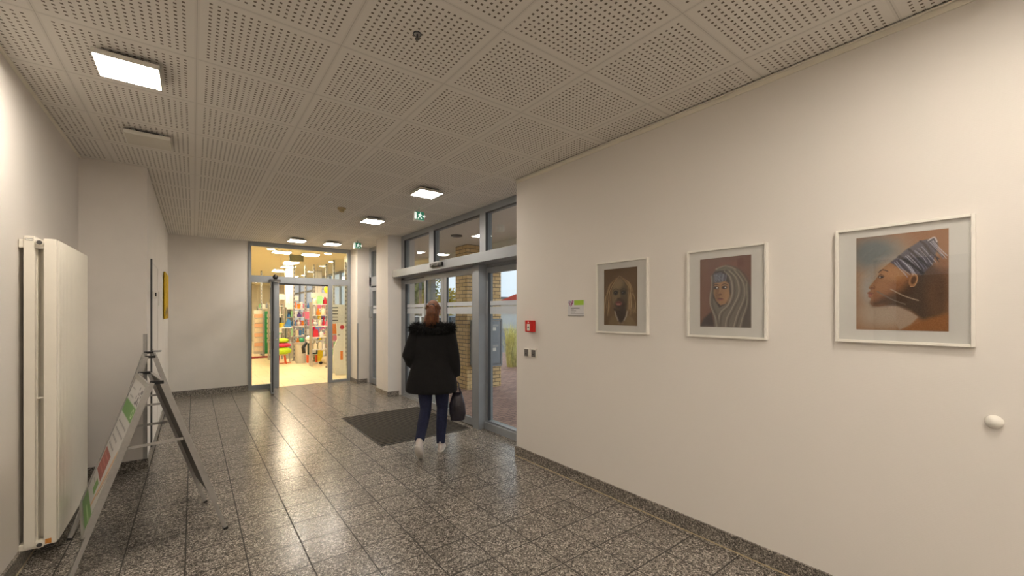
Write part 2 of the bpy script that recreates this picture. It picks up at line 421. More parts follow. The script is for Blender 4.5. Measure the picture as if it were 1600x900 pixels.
# small ceiling fittings
r = thing('sprinkler_head', 'small round chrome sprinkler disc on the perforated ceiling boards', 'sprinkler', (.925, 2.022, H))
MB().lathe([(.021, H-.001), (.023, H-.005), (.019, H-.006), (.017, H-.004)], (.925, 2.022, 0)).build('rosette', M['greydk'], r)
MB().lathe([(.0165, H-.001), (.0165, H-.006)], (.925, 2.022, 0)).build('disc', M['alu'], r)
MB().lathe([(.005, H-.005), (.005, H-.026), (.012, H-.028), (.012, H-.030), (.002, H-.031)], (.925, 2.022, 0)).build('deflector', M['alud'], r)
r = thing('smoke_detector', 'small round brownish smoke detector on the ceiling towards the shop', 'smoke detector', (1.633, 6.02, H))
M['brass'] = mat('old_cream_plastic', rgb(190, 172, 128), .5, 0, .05, 20)
MB().lathe([(.055, H), (.055, H-.018), (.05, H-.022)], (1.633, 6.02, 0)).build('base', M['brass'], r)
MB().lathe([(.03, H-.02), (.036, H-.04), (.028, H-.055), (.01, H-.058)], (1.633, 6.02, 0)).build('sensor_chamber', M['brass'], r)

M['signgreen'] = emat('exit_green', (.05, .30, .17), .3, (.02, .16, .09, 1))
M['signwhite'] = emat('exit_white', (.9, 1, .92), .55)
def exit_sign(x, y, label, w=.14, h=.13, dz=.04, dep=.07):
    r = thing('exit_sign', label, 'exit sign', (x, y, H), 'green exit signs under the ceiling')
    zt = H-dz
    MB().box(x-.012, x+.012, y-.01, y+.01, zt, H).build('bracket', M['white'], r)
    MB().bev(x-w/2, x+w/2, y-dep/2, y+dep/2, zt-h, zt, .006).build('housing', M['white'], r)
    f = y-dep/2
    p = MB().box(x-w/2+.008, x+w/2-.008, f-.004, f, zt-h+.008, zt-.008).build('panel', M['signgreen'], r)
    g = MB(); q = f-.006
    def pl(pts): g.prism([(x+a*h, q, zt-h/2+b*h) for a, b in pts], (0, .002, 0))
    pl([(-.62, -.34), (-.62, .34), (-.38, .34), (-.38, -.34)])          # doorway
    pl([(.02, .36), (.12, .36), (.12, .26), (.02, .26)])                # head
    pl([(-.05, .22), (.14, .2), (.08, -.05), (-.1, -.05)])              # trunk
    pl([(-.1, -.03), (.0, -.05), (-.16, -.32), (-.26, -.3)]); pl([(-.02, -.05), (.1, -.05), (.26, -.3), (.16, -.33)])
    pl([(-.05, .22), (-.2, .1), (-.17, .05), (-.02, .15)]); pl([(.12, .18), (.26, .06), (.24, .0), (.08, .1)])
    pl([(.34, .08), (.5, .08), (.5, .2), (.64, 0), (.5, -.2), (.5, -.08), (.34, -.08)])   # arrow
    g.build('pictogram', M['signwhite'], r)
exit_sign(2.50, 5.42, 'green exit sign on the ceiling beside the glass entrance')
exit_sign(2.62, 8.55, 'green exit sign on the ceiling before the shop entrance pillar')

# ================================================================== SHOP FRONT
G = M['grey']
r = thing('shop_entrance', 'grey aluminium framed glazed shop entrance with transom window and open doorway', 'entrance', (1.87, YF+.03, 0)); SF = r
y0, y1 = YF-.02, YF+.06
fr = MB().box(.883, .935, y0, y1, 0, H-.002).box(2.815, 2.884, y0, y1, 0, H-.002)
fr.box(.935, 2.815, y0, y1, 2.925, H-.002).box(.935, 2.815, y0, y1, 2.185, 2.325)
fr.box(.935, 1.30, y0, y1, 0, .09).box(2.487, 2.815, y0, y1, 0, .05)
fr.build('frame', G, r)
MB().box(1.31, 1.43, y0-.005, y1, 0, 2.185).build('door_post', G, r)
MB().box(2.398, 2.487, y0, y1, 0, 2.185).build('door_post', G, r)
MB().box(1.43, 2.398, y0+.02, y1, 2.155, 2.185).build('door_lintel', M['greydk'], r)
MB().box(.935, 2.815, YF+.02, YF+.032, 2.325, 2.925).build('transom_pane', M['glass'], r)
MB().box(.935, 1.31, YF+.02, YF+.032, .09, 2.185).build('side_pane', M['glass'], r)
MB().box(2.487, 2.815, YF+.02, YF+.032, .05, 2.185).build('side_pane', M['glass'], r)
MB().box(.93, .94, y0-.002, y0, .09, 2.185).build('gasket', M['greydk'], r); MB().box(2.812, 2.818, y0-.002, y0, .05, 2.185).build('gasket', M['greydk'], r)
MB().lathe([(.001, -.032), (.03, -.03), (.05, -.012), (.052, 0)], (1.36, y0, 2.31), 'y').build('motion_sensor', M['black'], r, smooth=True)
# open leaf, swung towards the hall
r = thing('swing_door', 'narrow grey glazed door leaf standing open at right angles in the shop entrance', 'door', (1.30, 9.9, 0))
dx = Vector((-.10, -.90, 0)); dn = dx.normalized(); hp = Vector((1.29, 9.895, 0)); side = Vector((dn.y, -dn.x, 0))
def on(t, z, o=0): return hp+dx*t+Vector((0, 0, z))+side*o
m_ = MB()
m_.bar(on(.0, 1.1), on(.12, 1.1), .055, 2.13, (0, 0, 1)); m_.bar(on(.88, 1.1), on(1, 1.1), .055, 2.13, (0, 0, 1))
m_.bar(on(.12, .09), on(.88, .09), .055, .11, (0, 0, 1)); m_.bar(on(.12, 2.12), on(.88, 2.12), .055, .09, (0, 0, 1))
m_.build('leaf_frame', G, r)
MB().bar(on(.12, 1.1), on(.88, 1.1), .008, 1.95, (0, 0, 1)).build('pane', M['glass'], r)
MB().bar(on(1.0, 1.1), on(1.006, 1.1), .016, 2.08, (0, 0, 1)).build('edge_groove', M['black'], r)
MB().bar(on(1.0, 1.05), on(1.009, 1.05), .036, .34, (0, 0, 1)).build('lock_plate', M['alud'], r)
h = MB()
for s_ in (-1, 1):
    h.tube([on(.93, 1.05, s_*.027), on(.93, 1.05, s_*.075), on(.80, 1.05, s_*.078)], .010, 10)
h.build('handle', M['alu'], r, smooth=True)
c = MB(); c.box(1.25, 1.45, YF-.075, YF-.022, 2.20, 2.26); c.build('closer_body', M['alud'], SF)
c = MB(); a0 = Vector((1.40, YF-.05, 2.195)); c.bar(a0, on(.30, 2.185, -.02)+Vector((.10, -.05, 0)), .02, .008); c.bar(on(.30, 2.185, -.02)+Vector((.10, -.05, 0)), on(.45, 2.185), .02, .008)
c.build('closer_arm', M['alu'], r)

# ================================================================== STREET GLAZING
y_l, y_r = 7.60, 3.60; xa, xb = XG, XG+.11
r = thing('glass_entrance', 'grey framed automatic sliding glass entrance with windows above it', 'entrance', (XG+.03, 5.6, 0)); GE = r
f = MB().box(xa, xb, y_r, y_l, 2.925, H-.002).box(xa, xb, y_r, y_l, 2.18, 2.40)
f.box(xa, xb, 7.46, y_l, 0, 2.925).box(xa, xb, y_r, 3.66, 0, 2.925)
f.box(xa, xb, 6.26, 6.42, 2.40, 2.925).box(xa, xb, 4.72, 4.86, 2.40, 2.925)
f.build('frame', G, r)
for (a, b) in ((6.42, 7.46), (4.86, 6.26), (3.66, 4.72)):
    MB().box(XG+.035, XG+.045, a, b, 2.40, 2.925).build('top_pane', M['glass'], r)
    MB().box(xa+.0, xa+.034, a, a+.006, 2.40, 2.925).box(xa+.0, xa+.034, a, b, 2.915, 2.925).box(xa+.0, xa+.034, b-.012, b, 2.40, 2.925).build('gasket', M['greydk'], r)
MB().bev(2.935, XG, 3.615, 7.50, 2.215, 2.345, .004).build('drive_header', M['grey'], r)
def pane_unit(ya, yb, x, name, st=.055, rail=.10, zt=2.18, zb=.0):
    g = thing_part(name, GE, (x, (ya+yb)/2, 0)) if False else None
def leaf(ya, yb, x0_, x1_, st0, st1, zt=2.17, zb=.01, rb=.10, rt=.07, name='sliding_leaf'):
    m_ = MB().box(x0_, x1_, ya, ya+st0, zb, zt).box(x0_, x1_, yb-st1, yb, zb, zt).box(x0_, x1_, ya+st0, yb-st1, zb, zb+rb).box(x0_, x1_, ya+st0, yb-st1, zt-rt, zt)
    o = m_.build(name, G, GE)
    xm = (x0_+x1_)/2
    MB().box(xm-.004, xm+.004, ya+st0, yb-st1, zb+rb, zt-rt).build('pane', M['glass'], o)
    MB().box(xm-.008, xm-.005, ya+st0, yb-st1, 1.545, 1.645).box(xm-.008, xm-.005, ya+st0, yb-st1, 1.662, 1.72).build('frosted_band', M['frost'], o)
    MB().box(x0_+.002, xm, ya+st0, ya+st0+.010, zb+rb, zt-rt).box(x0_+.002, xm, yb-st1-.010, yb-st1, zb+rb, zt-rt).build('gasket', M['greydk'], o)
    return o
leaf(3.66, 4.70, xa+.005, xa+.09, .03, .03, name='fixed_leaf')
MB().box(3.03, xb, 4.70, 4.845, 0, 2.215).build('door_post', G, r)
MB().box(xa-.03, xa, 3.66, 4.70, .0, .09).build('sill', G, r)
leaf(4.86, 5.735, 3.06, 3.10, .05, .085)
leaf(5.745, 6.42, 3.06, 3.10, .085, .06)
leaf(6.36, 7.46, xa+.005, xa+.09, .10, .03, name='fixed_leaf')
MB().box(xa-.02, xa+.02, 6.36, 7.46, 0, .05).build('sill', G, r)
MB().box(3.05, 3.11, 4.845, 6.5, 0, .012).build('floor_guide', M['alud'], r)
# sensor on header
s_ = MB().bev(2.90, 2.936, 5.52, 5.90, 2.262, 2.318, .006).build('presence_sensor', M['black'], r)
MB().ell((2.90, 5.62, 2.285), (.012, .035, .018)).build('lens', M['alud'], s_, smooth=True)
MB().ell((2.90, 5.80, 2.285), (.012, .035, .018)).build('lens', M['alud'], s_, smooth=True)
# narrow door between the pillars
r = thing('side_door', 'narrow grey framed glass side door between the two white pillars', 'door', (XG+.03, 8.8, 0))
f = MB().box(xa, xb, 8.22, 9.42, 2.925, H-.002).box(xa, xb, 8.22, 9.42, 2.16, 2.36).box(xa, xb, 9.30, 9.42, 0, 2.925).box(xa, xb, 8.22, 8.34, 0, 2.925).box(xa, xb, 8.34, 9.3, 0, .1)
f.build('frame', G, r)
MB().box(XG+.03, XG+.04, 8.34, 9.30, 2.36, 2.925).build('top_pane', M['glass'], r)
o = MB().box(xa-.015, xa+.04, 8.36, 8.44, .02, 2.12).box(xa-.015, xa+.04, 9.17, 9.25, .02, 2.12).box(xa-.015, xa+.04, 8.44, 9.17, 2.04, 2.12).box(xa-.015, xa+.04, 8.44, 9.17, .02, .13).build('leaf', G, r)
MB().box(XG+.01, XG+.018, 8.44, 9.17, .13, 2.04).build('pane', M['glass'], o)
MB().box(XG+.004, XG+.009, 8.44, 9.17, 1.545, 1.645).box(XG+.004, XG+.009, 8.44, 9.17, 1.662, 1.72).build('frosted_band', M['frost'], o)
MB().tube([(xa-.015, 9.21, 1.45), (xa-.065, 9.21, 1.45), (xa-.065, 9.21, 1.70), (xa-.015, 9.21, 1.70)], .012, 10).build('handle', M['alu'], o, smooth=True)

# ================================================================== ENTRANCE MAT
r = thing('entrance_mat', 'dark ribbed entrance mat let into the granite floor before the glass entrance', 'mat', (2.355, 5.63, 0))
M['matdark'] = mat('black_mat_fibre', rgb(24, 22, 20), .95, 0, .25, 150, .5, 300)
M['matrib'] = mat('worn_mat_rib', rgb(108, 98, 86), .6, .2, .1, 60)
MB().box(1.75, 2.96, 4.815, 6.45, 0.0005, .004).build('mat_base', M['matdark'], r)
m_ = MB(); n = 28
for i in range(n+1):
    yy = 4.82+1.62*i/n; m_.box(1.752, 2.958, yy-.0055, yy+.0055, .004, .0085)
m_.build('ribs', M['matrib'], r)
MB().box(1.742, 1.75, 4.807, 6.458, .0005, .008).box(2.96, 2.968, 4.807, 6.458, .0005, .008).box(1.75, 2.96, 4.807, 4.815, .0005, .008).box(1.75, 2.96, 6.45, 6.458, .0005, .008).build('mat_frame', M['alud'], r)

# ================================================================== RADIATOR
r = thing('radiator', 'tall white double panel column radiator on the left wall', 'radiator', (-.76, 4.32, .1)); RA = r
ya, yb, za, zb = 3.84, 4.81, .112, 2.025
def rad_panel(x0_, x1_, z0_, z1_, name):
    m_ = MB().bev(x0_, x1_-.006, ya, yb, z0_, z1_, .004)
    k = int((yb-ya-.05)/.022)
    for i in range(k):
        y_ = ya+.03+i*.022
        m_.prism([(x1_-.006, y_, z0_+.004), (x1_-.0005, y_+.004, z0_+.004), (x1_-.0005, y_+.015, z0_+.004), (x1_-.006, y_+.019, z0_+.004)], (0, 0, z1_-z0_-.008))
    return m_.build(name, M['radiator'], r)
rad_panel(-.742, -.680, za, zb, 'front_panel'); rad_panel(-.826, -.772, za+.0, zb+.01, 'rear_panel')
for args_ in ((ya+.005, ya+.06, zb-.065, zb-.012), (ya+.005, ya+.06, za-.012, za+.028), (yb-.06, yb-.01, zb-.065, zb-.012)):
    MB().bev(-.848, -.742, *args_, .005).build('manifold', M['radiator'], r)
MB().box(-.772, -.742, ya+.09, ya+.1, za+.02, zb-.03).box(-.772, -.742, yb-.1, yb-.09, za+.02, zb-.03).build('convector_fin', M['radiator'], r)
MB().bar((-.772, ya+.02, 1.03), (-.735, ya+.02, 1.03), .02, .008).build('spacer', M['radiator'], r)
p = MB().lathe([(.019, 0), (.019, -.016), (.014, -.018)], (-.757, ya+.004, zb-.028), 'y', 20).build('valve_cap', M['radiator'], r, smooth=False)
MB().lathe([(.013, -.018), (.011, -.022)], (-.757, ya+.004, zb-.028), 'y', 20).build('valve_insert', M['alud'], p)
p = MB().lathe([(.019, 0), (.019, -.016), (.014, -.018)], (-.757, ya+.004, za+.012), 'y', 20).build('valve_cap', M['radiator'], r)
MB().lathe([(.013, -.018), (.011, -.022)], (-.757, ya+.004, za+.012), 'y', 20).build('valve_insert', M['alud'], p)
M['orange'] = mat('orange_sticker', rgb(214, 140, 60), .6, 0, .12, 200)
tag(MB().box(-.735, -.708, ya-.0015, ya, za+.006, za+.036).build('sticker', M['orange'], r), 'small orange sticker')
MB().box(-.819, -.785, ya-.0015, ya, zb-.018, zb-.006).box(-.817, -.787, ya-.002, ya-.0015, zb-.016, zb-.008, 1).build('name_badge', [M['greydk'], M['white']], r)

# ================================================================== LEFT PASSAGE DOOR AND YELLOW PICTURE
r = struct('door_1', MB().box(XB, XB+.008, 6.06, 7.0, .005, 2.12), M['plaster'])
MB().box(XB, XB+.014, 5.985, 6.035, 0, 2.15).build('door_frame', M['greydk'], r)
MB().box(XB, XB+.010, 7.02, 7.07, 0, 2.15).box(XB, XB+.010, 6.035, 7.02, 2.12, 2.15).build('door_casing', M['plaster'], r)
MB().box(XB, XB+.012, 6.036, 6.058, 0, 2.12).build('door_gasket', M['greydk'], r)
b_ = MB().bev(XB+.02, XB+.055, 5.96, 6.07, 1.72, 1.80, .004).build('door_contact', M['white'], r)
MB().box(XB+.040, XB+.052, 5.953, 5.962, 1.74, 1.78).build('contact_window', M['black'], b_)
MB().tube([(XB+.008, 6.14, 1.13), (XB+.065, 6.14, 1.13), (XB+.072, 6.17, 1.13), (XB+.072, 6.27, 1.125)], .011, 12).lathe([(.026, XB+.008), (.026, XB+.016)], (0, 6.14, 1.13), 'x').build('door_handle', M['alu'], r, smooth=True)
tag(MB().bev(XB, XB+.012, 7.30, 7.38, 1.66, 1.85, .003).build('wall_notice', M['white'], loc=(XB, 7.34, 1.75)), 'small white notice on the wall between the left door and yellow picture', 'notice')

# ------------------------------------------------------------------ painted pictures as colour grids
def smooth(d, w): return np.clip(.5-d/w, 0, 1)
class Art:
    def __init__(s, w, h, nx, ny, bg):
        s.w, s.h, s.nx, s.ny = w, h, nx, ny
        s.U, s.V = np.meshgrid((np.arange(nx)+.5)/nx, (np.arange(ny)+.5)/ny); s.asp = h/w
        s.c = np.zeros((ny, nx, 3)); s.c[:] = bg[:3] if max(bg) <= 1 else np.array(bg[:3])/255
        s.rng = np.random.RandomState(3)
    def blend(s, a, col):
        a = a[..., None]; s.c = s.c*(1-a)+np.array(col[:3])/255*a
    def poly(s, pts, col, soft=.012, al=1):
        x = s.U; y = s.V*s.asp; inside = np.zeros(x.shape, bool); dm = np.full(x.shape, 9.); n = len(pts)
        P = [(p[0], p[1]*s.asp) for p in pts]
        for i in range(n):
            x0_, y0_ = P[i]; x1_, y1_ = P[(i+1) % n]
            if y0_ != y1_:
                cond = (y > min(y0_, y1_)) & (y <= max(y0_, y1_)); xi = x0_+(y-y0_)*(x1_-x0_)/(y1_-y0_)
                inside ^= cond & (x < xi)
            dx_, dy_ = x1_-x0_, y1_-y0_; L = dx_*dx_+dy_*dy_+1e-12
            t = np.clip(((x-x0_)*dx_+(y-y0_)*dy_)/L, 0, 1)
            dm = np.minimum(dm, np.hypot(x-x0_-t*dx_, y-y0_-t*dy_))
        s.blend(smooth(np.where(inside, -dm, dm), soft)*al, col); return s
    def ell(s, cx, cy, rx, ry, col, soft=.3, al=1, rot=0):
        x = s.U-cx; y = (s.V-cy)*s.asp; ry = ry*s.asp; c, q = math.cos(rot), math.sin(rot)
        a = (x*c+y*q)/rx; b = (-x*q+y*c)/ry; d = np.hypot(a, b)-1
        s.blend(np.clip(.5-d/soft, 0, 1)*al, col); return s
    def line(s, pts, w, col, al=1):
        x = s.U; y = s.V*s.asp; dm = np.full(x.shape, 9.)
        for i in range(len(pts)-1):
            x0_, y0_ = pts[i][0], pts[i][1]*s.asp; x1_, y1_ = pts[i+1][0], pts[i+1][1]*s.asp
            dx_, dy_ = x1_-x0_, y1_-y0_; L = dx_*dx_+dy_*dy_+1e-12
            t = np.clip(((x-x0_)*dx_+(y-y0_)*dy_)/L, 0, 1); dm = np.minimum(dm, np.hypot(x-x0_-t*dx_, y-y0_-t*dy_))
        s.blend(np.clip(1.3-dm/(w/2), 0, 1)*al, col); return s
    def curve(s, pts, w, col, al=1):
        P = [np.array(p, float) for p in pts]; out = []
        for i in range(len(P)-1):
            p0, p1, p2, p3 = P[max(i-1, 0)], P[i], P[i+1], P[min(i+2, len(P)-1)]
            for t in np.linspace(0, 1, 7)[:-1 if i < len(P)-2 else 7]:
                out.append(tuple(.5*((2*p1)+(-p0+p2)*t+(2*p0-5*p1+4*p2-p3)*t*t+(-p0+3*p1-3*p2+p3)*t**3)))
        return s.line(out, w, col, al)
    def rect(s, x0_, y0_, x1_, y1_, col, soft=.004, al=1): return s.poly([(x0_, y0_), (x1_, y0_), (x1_, y1_), (x0_, y1_)], col, soft, al)
    def grain(s, a=.02): s.c = np.clip(s.c+s.rng.normal(0, a, s.c.shape[:2])[..., None], 0, 1); return s
_am = {}
def artmat(rough=.7):
    if rough in _am: return _am[rough]
    m, nt, b = newmat('pigment_surface'); a = nt.nodes.new('ShaderNodeVertexColor'); a.layer_name = 'Pigment'
    nt.links.new(a.outputs['Color'], b.inputs['Base Color']); b.inputs['Roughness'].default_value = rough
    b.inputs['Specular IOR Level'].default_value = .25
    _am[rough] = m; return m
def sheet(name, art, o, ux, vx, parent=None, rough=.7, bow=0, world=True):
    """flat colour grid spanned by o + u*ux + v*vx"""
    o, ux, vx = Vector(o), Vector(ux), Vector(vx); nx, ny = art.nx, art.ny
    nrm = ux.cross(vx).normalized()
    U, V = np.meshgrid(np.linspace(0, 1, nx+1), np.linspace(0, 1, ny+1))
    P = np.array(o)+U[..., None]*np.array(ux)+V[..., None]*np.array(vx)
    P = P.reshape(-1, 3)
    i = np.arange(nx)[None, :]+np.arange(ny)[:, None]*(nx+1); i = i.reshape(-1)
    F = np.stack([i, i+1, i+nx+2, i+nx+1], 1)
    me = bpy.data.meshes.new(name); L = absloc(parent) if parent else o
    me.vertices.add(len(P)); me.vertices.foreach_set('co', (P-np.array(L)).reshape(-1))
    me.loops.add(len(F)*4); me.loops.foreach_set('vertex_index', F.reshape(-1))
    me.polygons.add(len(F)); me.polygons.foreach_set('loop_start', np.arange(len(F))*4)
    me.update(calc_edges=True)
    ca = me.color_attributes.new('Pigment', 'FLOAT_COLOR', 'CORNER')
    c = art.c.reshape(-1, 3); c = np.where(c <= .04045, c/12.92, ((c+.055)/1.055)**2.4)
    c = np.concatenate([c, np.ones((len(c), 1))], 1); c = np.repeat(c, 4, 0)
    ca.data.foreach_set('color', c.reshape(-1)); me.materials.append(artmat(rough))
    ob = bpy.data.objects.new(name, me); COL.objects.link(ob)
    if parent: ob.parent = parent
    else: ob.location = L
    return ob

# ---- portrait 1: child with long blond braids on ochre paper (u right, v up)
def art1():
    A = Art(.337, .473, 110, 154, (106, 80, 50))
    A.ell(.1, .95, .6, .3, (92, 66, 40), 1, .6).ell(.9, .1, .5, .3, (120, 92, 60), 1, .4)
    A.ell(.5, .42, .36, .45, (116, 90, 62), .4, .7)                     # hair mass
    A.poly([(.12, 0), (.22, .14), (.4, .2), (.62, .2), (.85, .14), (1, 0)], (126, 104, 70), .05)   # shoulders
    A.poly([(.3, .3), (.68, .3), (.66, .14), (.52, .03), (.4, .12)], (58, 42, 32), .04)           # neck
    A.ell(.47, .55, .225, .275, (128, 108, 78), .16)                     # face
    A.ell(.60, .50, .15, .24, (76, 62, 46), .7, .7).ell(.44, .72, .15, .08, (142, 122, 88), .8, .8)
    A.ell(.5, .36, .16, .09, (56, 40, 32), .6, .8)
    for cx, s_ in ((.37, 1), (.60, .9)):
        A.ell(cx, .575, .075, .042, (40, 38, 34), .5, .95).ell(cx, .572, .035, .018, (20, 22, 24), .3).ell(cx-.02, .578, .012, .008, (150, 160, 160), .4, .8)
        A.curve([(cx-.08, .62), (cx, .645), (cx+.08, .62)], .022, (52, 42, 32), .7)
    A.ell(.47, .50, .045, .09, (130, 112, 80), .6, .8).ell(.47, .455, .07, .03, (74, 56, 40), .5, .9)
    A.ell(.46, .385, .10, .038, (150, 88, 80), .4).ell(.46, .40, .10, .018, (110, 60, 56), .4, .9).ell(.45, .372, .06, .014, (190, 128, 116), .5, .8)
    rn = random.Random(5)
    for i in range(70):                                                  # braids and strands
        sd = -1 if i % 2 else 1; t = rn.random()
        x0_ = .48+sd*t*.16; top = .87-t*.07; xm = .48+sd*(.22+.13*t); xe = .47+sd*(.24+.24*rn.random())
        c = rn.choice([(176, 148, 104), (146, 114, 72), (196, 170, 126), (112, 82, 50), (90, 66, 40)])
        A.curve([(x0_, top), (xm, .70), (xe, .45), (xe+sd*rn.uniform(-.03, .05), .16+.16*rn.random())], .013, c, .8)
    A.line([(.345, .24), (.385, .16), (.44, .09)], .05, (190, 182, 166), .9).line([(.715, .24), (.68, .16), (.62, .09)], .05, (186, 178, 162), .85)
    for t in np.linspace(0, 1, 9): A.ell(.345+.12*t, .23-.17*t, .012, .008, (120, 104, 92), .5, .8).ell(.715-.13*t, .23-.17*t, .012, .008, (120, 104, 92), .5, .8)
    A.ell(.52, .03, .10, .03, (150, 130, 108), .8, .5)
    return A.grain(.015)
# ---- portrait 2: woman in a grey headscarf on brick red
def art2():
    A = Art(.335, .465, 110, 154, (112, 76, 62))
    A.rect(.0, 0, .16, 1, (122, 84, 66), .1, .7).rect(.4, .8, .75, .93, (128, 86, 70), .05, .7).rect(.75, .86, .85, .96, (96, 52, 42), .04, .8)
    A.poly([(0, 0), (.08, .12), (.24, .22), (.3, 0)], (58, 48, 48), .05)
    A.poly([(.22, .30), (.20, .45), (.25, .62), (.24, .74), (.34, .84), (.55, .88), (.78, .80), (.92, .64), (1, .56), (1, 0), (.3, 0), (.28, .14)], (112, 104, 94), .03)
    A.poly([(.9, .62), (1, .5), (1, 0), (.84, 0), (.88, .3)], (74, 66, 60), .1, .8)
    A.poly([(.25, .62), (.24, .74), (.32, .81), (.54, .81), (.60, .66), (.63, .48), (.55, .34), (.40, .28), (.28, .42)], (44, 38, 36), .03)    # inner dark
    A.poly([(.28, .62), (.27, .5), (.33, .38), (.42, .31), (.52, .33), (.60, .45), (.59, .62), (.5, .67), (.34, .67)], (156, 118, 84), .025)    # face
    A.ell(.36, .48, .05, .10, (118, 84, 58), .8, .7).ell(.55, .44, .06, .10, (180, 140, 100), .8, .6).ell(.43, .61, .09, .03, (170, 130, 94), .9, .7)
    A.poly([(.26, .64), (.24, .72), (.30, .78), (.44, .79), (.54, .73), (.52, .66), (.4, .64)], (92, 92, 104), .02)
    rn = random.Random(2)
    for i in range(26):
        x = .25+.29*rn.random(); A.line([(x, .65+.02*rn.random()), (x+.02, .76)], .008, rn.choice([(176, 178, 190), (60, 60, 80), (140, 142, 160)]), .7)
    for cx in (.335, .50):
        A.ell(cx, .568, .052, .022, (36, 28, 26), .5).ell(cx+.018, .568, .016, .009, (226, 226, 220), .4).curve([(cx-.06, .60), (cx, .618), (cx+.06, .602)], .016, (40, 30, 26), .85)
    A.curve([(.42, .57), (.40, .50), (.385, .475)], .014, (190, 150, 110), .7).ell(.41, .468, .04, .014, (104, 68, 50), .5, .8)
    A.ell(.42, .40, .055, .018, (136, 84, 70), .4).ell(.42, .408, .055, .005, (84, 48, 40), .5)
    folds = [[(.34, .84), (.55, .87), (.78, .78), (.92, .63)], [(.50, .80), (.62, .70), (.66, .50), (.58, .32), (.42, .20), (.38, .02)],
             [(.60, .80), (.74, .68), (.78, .48), (.66, .28), (.55, .12), (.53, 0)], [(.70, .80), (.86, .62), (.88, .42), (.76, .2), (.68, 0)],
             [(.24, .74), (.25, .60), (.22, .46), (.22, .32), (.32, .14), (.35, 0)], [(.92, .6), (.93, .34), (.84, .12), (.80, 0)]]
    for k, fl_ in enumerate(folds):
        A.curve([(x+.035, y) for x, y in fl_], .05, (70, 62, 56), .55); A.curve(fl_, .05, (150, 142, 128), .55); A.curve([(x-.008, y) for x, y in fl_], .010, (192, 184, 170), .55)
    return A.grain(.015)
